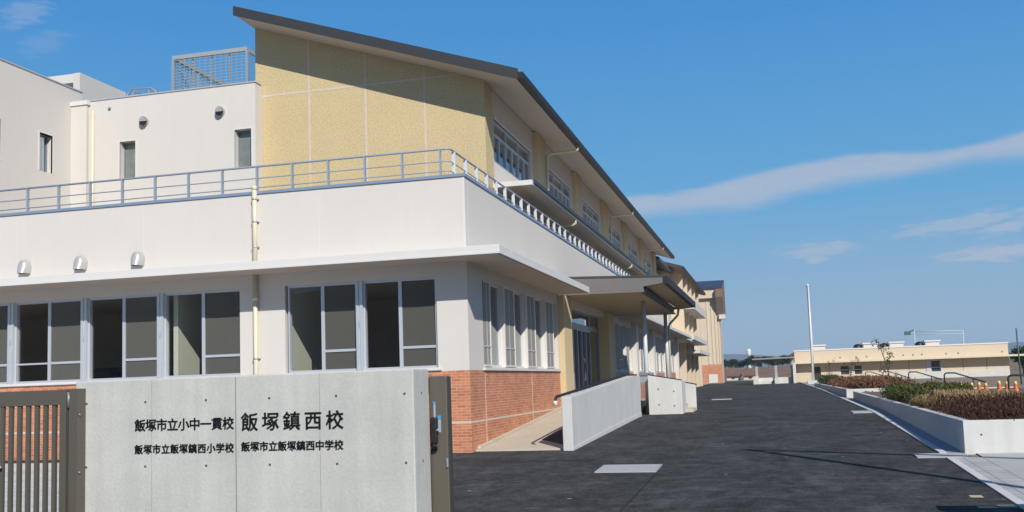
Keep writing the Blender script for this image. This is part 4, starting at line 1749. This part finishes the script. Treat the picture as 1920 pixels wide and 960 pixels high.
def sapling(x, y, z, h, lean, nleaf, label):
    t = thing('young_tree', (x, y, z), label, 'tree', 'young saplings in the planters')
    mb = MB()
    top = Vector((x + lean, y, z + h))
    mid = Vector((x + lean * .35, y, z + h * .5))
    mb.tube([(x, y, z), mid, top], .03, 8, r2=.012)
    tips = []
    for i in range(9):
        f = .25 + .72 * i / 9
        p = Vector((x, y, z)).lerp(mid, f * 2) if f < .5 else mid.lerp(top, f * 2 - 1)
        a = random.uniform(0, 6.28)
        q = p + Vector((math.cos(a), math.sin(a), .8)) * random.uniform(.18, .42)
        mb.tube([p, q], .010, 5, r2=.004)
        tips.append(q)
    mb.build('trunk', BARK, t)
    bx = [(q.x, q.y, q.z, .14, .14, .16) for q in tips] + [(top.x, top.y, top.z, .12, .12, .18)]
    leaves('crown', L_SAP, t, bx, nleaf, .085, stretch=1.3)
    return t


sapling(4.55, 42, .5, 2.0, -.42, 170, 'slim leaning sapling with sparse olive leaves before the low building')
sapling(4.3, 60, .5, 1.5, .1, 110, 'short pale sapling among the brown shrubs')
sapling(3.9, 74, .5, 1.6, 0, 80, 'thin sapling just right of the flagpole base')

# bent handrails and cones behind the planting
H0 = None
for i, (x, yv, lb) in enumerate(((6.85, 33, 'nearest dark bent handrail at the right edge'), (7.08, 46, 'second dark bent handrail, above the cones'),
                                 (7.02, 57, 'third bent handrail right of the leaning sapling'), (7.05, 70, 'fourth bent handrail, small and thin'), (6.98, 82, 'farthest bent handrail near the brown shrubs'))):
    z = gz(yv)
    if H0 is None:
        H0 = thing('bent_handrail', (x, yv, z), lb, 'handrail', 'bent handrails behind the planters')
        m = MB()
        m.tube([(x, yv, z), (x, yv, z + .82), (x + .04, yv, z + .88), (x + .12, yv, z + .90), (x + .42, yv, z + .89), (x + 1.6, yv, z + .46)], .032, 8)
        m.build('rail', DARKPIPE, H0)
        m = MB()
        m.tube([(x + 1.12, yv, z - .1), (x + 1.12, yv, z + .62)], .028, 8)
        m.build('support_post', DARKPIPE, H0)
    else:
        dup(H0, (x, yv, z), lb)

C0 = None
for i, (x, yv, hsc, lb) in enumerate(((6.13, 36.6, .9, 'leftmost pale orange cone behind the green hedge'), (6.36, 36, 1, 'second orange cone from the left behind the hedges'),
                                      (6.62, 36.2, 1, 'third orange cone, just left of a thin handrail post'), (6.86, 36.4, .95, 'short orange cone in the middle of the row'),
                                      (7.11, 35.6, 1.05, 'tall orange cone with a wide yellow band'), (7.40, 35.9, 1, 'orange cone standing against the nearest handrail'),
                                      (7.68, 36, 1, 'rightmost orange cone beyond the nearest handrail'))):
    z = gz(36) - .02
    if C0 is None:
        C0 = thing('traffic_cone', (x, yv, z), lb, 'traffic cone', 'orange cones in a row behind the hedges')
        m = MB()
        m.lathe((x, yv, z), [(.05, .02), (.14, .021), (.125, .14), (.098, .30), (.07, .46), (.045, .60), (.03, .68)], 14)
        m.build('cone_body', ORANGE, C0)
        m = MB()
        m.box(x - .19, x + .19, yv - .19, yv + .19, z, z + .02)
        m.build('base', ORANGE, C0)
        m = MB()
        m.lathe((x, yv, z), [(.098, .34), (.084, .41)], 14)
        m.build('reflective_band', YELC, C0)
        m = MB()
        m.lathe((x, yv, z), [(.060, .555), (.036, .685)], 14)
        m.build('reflective_band', YELC, C0)
    else:
        o = dup(C0, (x, yv, z), lb)
        o.scale = (1, 1, hsc)

# ------------------------------------------------------------------ far buildings on the left
FB = thing('classroom_wing', (-7.5, 80, .4), 'farther classroom wing with stacked white balconies and brown eaves', 'building')


def zf(x): return 9.75 - .30 * (x + 6.35)


m = MB()
m.prism([(-14, 0), (-7.6, 0), (-7.6, zf(-7.6)), (-14, zf(-14))], 1, 80, 104)
m.build('wall', CREAMW, FB)
m = MB()
m.prism([(-14.5, zf(-14.5) + .03), (-6.35, zf(-6.35) + .03), (-6.35, zf(-6.35) + .3), (-14.5, zf(-14.5) + .3)], 1, 78.8, 106)
rf = m.build('roof', DARKROOF, FB)
m = MB()
m.prism([(-14.4, zf(-14.4)), (-6.4, zf(-6.4)), (-6.4, zf(-6.4) + .029), (-14.4, zf(-14.4) + .029)], 1, 78.85, 105.9)
m.build('soffit', mat('brown_soffit', (.30, .21, .13), .8), rf)
m = MB()
m.box(-6.345, -6.2, 78.8, 106, zf(-6.35) + .02, zf(-6.35) + .25)
m.build('gutter', NAVY, rf)
for z0, z1, xx in ((6.85, 7.55, -5.75), (4.15, 4.5, -5.45), (3.3, 3.6, -5.6)):
    ya, yb = (82, 97) if z0 > 6 else ((76, 92) if z0 > 4 else (84, 98))
    m = MB()
    m.box(-7.6, xx, ya, yb, z0, z1)
    m.build('balcony', WHITE, FB)
for k in range(5):
    m = MB()
    m.box(-7.6, -6.6, 82 + k * 4.6, 82.5 + k * 4.6, .3, zf(-7.5) - .1)
    m.build('column', CREAMW, FB)
for k in range(5):
    for z0 in (1.2, 4.7, 7.7):
        f = MB()
        f.box(-7.6, -7.57, 83 + k * 4.6, 86 + k * 4.6, z0, z0 + 1.7)
        fo = f.build('window', ALUD, FB)
        g = MB()
        g.box(-7.57, -7.56, 83.1 + k * 4.6, 85.9 + k * 4.6, z0 + .1, z0 + 1.6)
        g.build('pane', mat('dark_pane', (.05, .06, .07), .1) if k == 0 and z0 < 2 else bpy.data.materials['dark_pane'], fo)
m = MB()
m.box(-7.6, -7.55, 80, 104, .2, 1.2)
m.build('brick_base', BRICK, FB)
# connecting block between the two
KB = thing('link_building', (-8, 72, .4), 'lower link block with its own dark eave between the two school wings', 'building')
m = MB()
m.box(-13, -8.0, 69.4, 80, 0, 9.3)
m.build('wall', CREAMW, KB)
m = MB()
m.prism([(-13, 11.2), (-7.2, 9.62), (-7.2, 9.85), (-13, 11.45)], 1, 70.4, 80.5)
m.build('roof', DARKROOF, KB)
m = MB()
m.box(-8.0, -6.9, 68.5, 80, 6.9, 7.5)
m.box(-8.0, -5.6, 70.2, 79, 4.0, 4.35)
m.build('balcony', WHITE, KB)
f = MB()
f.box(-8.0, -7.97, 71, 78, 7.7, 9.0)
fo = f.build('window', ALUD, KB)
g = MB()
g.box(-7.97, -7.96, 71.1, 77.9, 7.8, 8.9)
g.build('pane', bpy.data.materials['dark_pane'], fo)

GM = thing('gymnasium', (-8, 118, .6), 'tall cream gymnasium with navy roof and brown side soffit at the road end', 'building')
m = MB()
m.box(-22, -5.5, 118, 123.5, .3, 11.0)
m.build('wall', CREAMW, GM)
m = MB()
m.box(-22, -5.46, 117.95, 118.0, .3, 2.7)
m.build('brick_base', BRICK, GM)
m = MB()
m.box(-7.0, -6.0, 117.92, 117.95, .6, 1.6)
m.build('notice_board', WHITE2, GM)
m = MB()
for x in (-6.85, -6.35, -5.95, -5.6):
    m.box(x - .07, x + .07, 117.94, 118, 2.75, 10.9)
m.build('pilaster', CREAMW, GM)
m = MB()
m.prism([(117.3, 11.40), (124, 12.65), (124, 12.95), (117.3, 11.68)], 0, -24, -4.98)
m.build('roof', NAVYROOF, GM)
m = MB()
m.box(-24, -5.75, 117.5, 117.99, 10.35, 11.42)
m.build('eave_fascia', CREAMW, GM)
m = MB()
m.prism([(116.9, 11.3), (123.5, 12.52), (123.5, 8.8), (118, 8.2), (116.9, 10.4)], 0, -5.75, -4.95)
m.build('side_soffit', mat('brown_side_panel', (.20, .145, .10), .8), GM)
m = MB()
m.box(-5.5, -4.8, 117.6, 119, 7.9, 8.4)
m.build('eave_return', WHITE, GM)

# ------------------------------------------------------------------ low building, shelter, flagpole
LB = thing('low_building', (2.3, 105, .5), 'long single storey cream building with white canopy line across the plaza', 'building')
YB = 105
lo_h = [(4.05, 4.75, .6, 1.95), (6.6, 7.5, 1.1, 2.0), (7.9, 8.7, 1.1, 2.0), (15.0, 15.9, .8, 2.2)]
wall(TF(YB), 2.3, 22.0, .3, 3.55, .3, lo_h).build('wall', CREAMW, LB)
m = MB()
m.box(2.3, 2.6, YB + .3, 130, .3, 3.55)
m.box(21.7, 22.0, YB + .3, 130, .3, 3.55)
m.box(2.6, 21.7, YB + .3, 130, 3.2, 3.4)
m.box(2.6, 21.7, YB + 4, YB + 4.2, .3, 3.2)
m.build('body', CREAMW, LB)
m = MB()
m.box(2.25, 22.05, YB - .05, YB + .35, 3.55, 3.68)
m.build('coping', WHITE2, LB)
m = MB()
m.box(2.2, 26, YB - 1.1, YB, 2.30, 2.48)
m.build('canopy', mat('cream_canopy', (.76, .66, .48), .6), LB)
m = MB()
m.box(9.2, 22.0, YB - .06, YB - .002, .3, 1.12)
m.build('foundation_band', KERBW, LB)
for h in lo_h[1:]:
    f = MB(TF(YB))
    f.box(h[0], h[0] + .06, .05, .15, h[2], h[3])
    f.box(h[1] - .06, h[1], .05, .15, h[2], h[3])
    f.box(h[0] + .06, h[1] - .06, .05, .15, h[3] - .06, h[3])
    f.box(h[0] + .06, h[1] - .06, .05, .15, (h[2] + h[3]) / 2 - .03, (h[2] + h[3]) / 2 + .03)
    fo = f.build('window', WHITE2, LB)
    g = MB(TF(YB))
    g.box(h[0], h[1], .1, .11, h[2], h[3])
    g.build('pane', bpy.data.materials['dark_pane'], fo)
m = MB(TF(YB))
m.box(14.6, 15.0, -.05, .1, .7, 2.28)
m.box(15.9, 16.0, -.05, .1, .7, 2.28)
m.build('window_shutter', mat('pale_blue_panel', (.55, .60, .68), .5), LB)
m = MB(TF(YB))
m.box(4.05, 4.75, .1, .15, .6, 1.95)
m.build('door', mat('dark_door', (.04, .035, .03), .5), LB)
for x in (4.0, 6.6, 9.1, 12.5, 13.4, 14.2, 16.4, 17.5, 21.4):
    m = MB(TF(YB))
    m.box(x, x + .14, -.03, 0, 2.72, 2.86)
    m.build('wall_vent', ALUD, LB)
m = MB(TF(YB))
for x in (5.6, 10.4, 13.0, 17.9, 20.0):
    m.box(x, x + .05, -.006, 0, 1.15, 2.3)
m.build('joint_strip', mat('brown_joint', (.30, .22, .15), .8), LB)
for i, x in enumerate((4.75, 9.75, 12.25, 15.6)):
    m = MB()
    m.box(x - .65, x + .65, 107, 109, 3.4, 4.05)
    vo = m.build('roof_ventilator', WHITE2, LB)
    m = MB()
    m.box(x - .75, x + .75, 106.9, 109.1, 4.05, 4.2)
    m.build('cover', WHITE2, vo)
    if i:
        m = MB()
        m.lathe((x - 1.15, 107.6, 3.4), [(.28, 0), (.42, .12), (.45, .4), (.35, .62), (.12, .72)], 10)
        m.build('exhaust_cowl', BLACK, vo)

SHL = thing('bus_shelter', (.5, 102, .5), 'open shelter with flat tan roof on grey columns at the road end', 'shelter')
m = MB()
m.prism([(-1.75, 2.80), (2.2, 2.86), (2.2, 2.98), (-1.75, 2.92)], 1, 100.2, 104.5)
m.build('roof', TANROOF, SHL)
for x in (-1.4, .42, 2.0):
    m = MB()
    m.box(x - .12, x + .12, 101, 101.25, .4, 2.8)
    m.build('post', mat('grey_shelter_steel', (.42, .42, .40), .5) if 'grey_shelter_steel' not in bpy.data.materials else bpy.data.materials['grey_shelter_steel'], SHL)
for x, s in ((-1.4, 1), (2.0, -1)):
    m = MB()
    m.tube([(x, 101.12, 2.0), (x + s * .6, 101.12, 2.8)], .06, 6)
    m.tube([(x - s * .05, 101.12, 2.78), (x + s * .5, 103.5, 2.3)], .05, 6)
    m.build('brace', bpy.data.materials['grey_shelter_steel'], SHL)
m = MB()
m.box(-1.75, -1.25, 100.4, 101.3, .4, 1.22)
m.box(.25, .75, 100.4, 101.3, .4, 1.0)
m.box(-1.25, 2.3, 101.3, 101.5, .4, 1.05)
m.box(-1.25, .25, 100.9, 101.3, .4, .72)
m.build('low_wall', KERBW, SHL)
m = MB()
m.box(2.0, 2.28, 100.6, 104, .4, 2.3)
m.build('end_wall', WHITE, SHL)

FP = thing('flagpole', (3.52, 92, .45), 'tall bare white flagpole beside the road', 'flagpole')
m = MB()
m.tube([(3.50, 92, .4), (3.52, 92, 4.5), (3.50, 92, 9.0)], .14, 12, r2=.10)
m.build('pole', FLAGW, FP)
m = MB()
m.lathe((3.50, 92, 9.0), [(.12, 0), (.15, .05), (.12, .14), (.03, .18)], 12)
m.build('finial', FLAGW, FP)
m = MB()
m.box(3.0, 4.1, 91.4, 92.6, .35, .72)
m.build('footing', KERBW, FP)

# netting frame, green pole
NF = thing('netting_frame', (16, 150, .6), 'pale green netting frame showing above the low roof', 'net frame')
m = MB()
for x in (19.6, 25.9):
    m.tube([(x, 150, .6), (x, 150, 7.0 if x < 20 else 6.6)], .07, 8)
m.tube([(19.6, 150, 6.6), (25.9, 150, 6.5)], .06, 8)
m.tube([(19.6, 150, 6.2), (25.9, 150, 6.1)], .035, 8)
m.build('frame', mat('pale_green_steel', (.50, .62, .63), .5), NF)
m = MB()
m.quad((19.6, 150.02, 3.0), (25.9, 150.02, 3.0), (25.9, 150.02, 6.5), (19.6, 150.02, 6.6))
m.build('netting', screen_mat('pale_net', (.42, .52, .56), .06), NF)
m = MB()
m.tube([(19.6, 150, 6.9), (18.7, 150, 6.5)], .1, 8)
m.box(18.3, 19.1, 149.8, 150.2, 6.2, 6.7)
m.build('floodlight', GREENP, NF)
GPL = thing('green_pole', (13.1, 60, .35), 'green steel net pole at the right edge of the plaza', 'pole')
m = MB()
m.tube([(13.1, 60, .3), (13.06, 60, 3.4)], .04, 10)
m.build('pole', GREENP, GPL)
for i, (x, yv, r, lb) in enumerate(((23.9, 108, 1.3, 'dark evergreen shrub beyond the end of the low building'), (26.5, 112, 1.6, 'larger dark evergreen shrub at the right edge'))):
    t = thing('evergreen_shrub', (x, yv, .5), lb, 'shrub', 'evergreen shrubs beyond the low building')
    bx = [(x + random.uniform(-.6, .6), yv, .5 + r * random.uniform(.5, 1.7), r * .6, r * .6, r * .6) for _ in range(8)]
    leaves('foliage', L_DGR, t, bx, 3500, .22)
    m = MB()
    m.tube([(x, yv, .4), (x, yv, .6 + r)], .12, 8, r2=.06)
    m.build('trunk', BARK, t)

# ------------------------------------------------------------------ far background
m = MB()
pr = [(-60, .5), (-28, 3.4), (-14, 3.2), (-4, 2.7), (6, 3.1), (30, 3.6), (70, .5)]
m2 = [(x, 185, .5) for x, z in pr]
for k in range(len(pr) - 1):
    (x0, z0), (x1, z1) = pr[k], pr[k + 1]
    m.quad((x0, 185, .55), (x1, 185, .55), (x1, 200, z1), (x0, 200, z0))
    m.quad((x0, 200, z0), (x1, 200, z1), (x1, 260, z1), (x0, 260, z0))
struct('hill_bank', m, BROWNB)
tl = [(-9.2, 205, 1.5), (-7.6, 208, 1.25), (-6.0, 206, 1.15), (-4.6, 204, 1.3), (-3.3, 206, 2.0), (-1.9, 207, 1.9), (-.5, 205, 2.0), (.9, 206, 1.9), (2.2, 208, 2.0), (3.4, 205, 2.1), (4.8, 207, 2.0), (6.2, 206, 1.9)]
names = ['first', 'second', 'third', 'fourth', 'fifth', 'sixth', 'seventh', 'eighth', 'ninth', 'tenth', 'eleventh', 'twelfth']
for i, (x, yv, hh) in enumerate(tl):
    t = thing('far_tree', (x, yv, 2.8), '%s from the left in the row of dark trees behind the shelter' % names[i], 'tree', 'dark trees on the far bank')
    m = MB()
    m.tube([(x, yv, 2.0), (x, yv, 3.0 + hh * .6)], .12, 6, r2=.05)
    m.build('trunk', BARK, t)
    bx = [(x + random.uniform(-.7, .7), yv + random.uniform(-.5, .5), 3.0 + hh * random.uniform(.25, .95), .75, .75, .55) for _ in range(7)]
    leaves('crown', L_DGR, t, bx, 1500, .22)
hs_ = [(-9.3, 168, 1.5, 'low house with a red brown roof right of the gymnasium'), (-6.2, 172, 1.2, 'small house with a pale wall before the brown bank'), (-3.4, 170, 1.25, 'small house with a dark red roof left of the shelter')]
for i, (x, yv, hh, lb) in enumerate(hs_):
    t = thing('far_house', (x, yv, .6), lb, 'house', 'small houses beyond the road')
    m = MB()
    m.box(x - 1.1, x + 1.1, yv, yv + 4, .5, .6 + hh * .55)
    m.build('wall', CREAMW if i != 1 else WHITE, t)
    m = MB()
    z = .6 + hh * .55
    m.prism([(yv - .4, z), (yv + 4.4, z), (yv + 2, z + hh * .55)], 0, x - 1.3, x + 1.3)
    m.build('roof', REDROOF, t)
    m = MB()
    m.box(x - .3, x + .2, yv - .03, yv, .8, .6 + hh * .4)
    m.build('window', bpy.data.materials['dark_pane'], t)
t = thing('orange_banner', (-10.2, 160, .6), 'tiny orange banner on a pole beside the gymnasium', 'banner')
m = MB()
m.tube([(-7.6, 140, .6), (-7.6, 140, 2.6)], .04, 6)
m.build('pole', STEEL, t)
m = MB()
m.box(-7.56, -7.1, 139.98, 140.02, 1.6, 2.5)
m.build('cloth', ORANGE, t)
WT = thing('water_tower', (-8.1, 400, .6), 'small white water tower on the horizon left of the shelter', 'water tower')
m = MB()
m.lathe((-8.15, 400, 8.6), [(.5, 0), (.85, .4), (.85, 2.5), (.5, 2.9), (.1, 3.0)], 14)
m.build('tank', WHITE2, WT)
m = MB()
m.lathe((-8.15, 400, .6), [(.9, 0), (.5, 8.0)], 10)
m.build('shaft', mat('pale_tower', (.5, .6, .58), .7), WT)


def hills(name, x0, x1, y, z0, amp, seed, n=80):
    rnd = np.random.RandomState(seed)
    ph = rnd.rand(6) * 6.28
    mb = MB()
    rows = []
    for fy, fz in ((-.18, 0), (-.08, .55), (0, 1), (.12, .5)):
        row = []
        for i in range(n + 1):
            s = i / n
            h = z0 + amp * sum(math.sin(s * (4 + 5 * k) + ph[k]) / (k + 1.5) for k in range(6)) * .5
            row.append(mb.pt((x0 + (x1 - x0) * s, y * (1 + fy) + 20 * math.sin(9 * s + ph[0]), .4 + max(h, 2) * fz)))
        rows.append(row)
    for a, b in zip(rows[:-1], rows[1:]):
        for i in range(n):
            mb.face((a[i], a[i + 1], b[i + 1], b[i]), True)
    return struct(name, mb, HILLM)


m = MB()  # hill ring added out of view, blocks low sky light behind the camera
n = 90
rows = []
for rr, fz in ((330, 0), (400, .62), (480, 1), (640, .8)):
    row = []
    for i in range(n + 1):
        aa = R(28 + 304 * i / n)
        hh = 46 + 12 * math.sin(5.1 * aa + 1) + 7 * math.sin(11.3 * aa) + 4 * math.sin(23 * aa + 2)
        hh *= min(1, i / 7, (n - i) / 7)
        row.append(m.pt((rr * math.sin(aa), rr * math.cos(aa), .4 + hh * fz)))
    rows.append(row)
for a, b in zip(rows[:-1], rows[1:]):
    for i in range(n):
        m.face((a[i], a[i + 1], b[i + 1], b[i]), True)
struct('added_sky_block_hills', m, HILLM)
hills('hills', -700, 250, 3000, 57, 14, 4)
hills('distant_hills', 420, 1200, 3000, 62, 9, 9)

# ------------------------------------------------------------------ haze in the distance
hz = MB()
hz.box(-900, 1350, -700, 3900, -1.6, 95)
hm = bpy.data.materials.new('thin_haze')
hm.use_nodes = True
ht = hm.node_tree
for n_ in list(ht.nodes):
    ht.nodes.remove(n_)
ho = ht.nodes.new('ShaderNodeOutputMaterial')
hv = ht.nodes.new('ShaderNodeVolumePrincipled')
hv.inputs['Color'].default_value = (.66, .82, 1, 1)
hv.inputs['Density'].default_value = .00028
hv.inputs['Anisotropy'].default_value = 0
ht.links.new(hv.outputs[0], ho.inputs['Volume'])
ho_ = hz.build('haze', hm)
tag(ho_, kind='stuff')
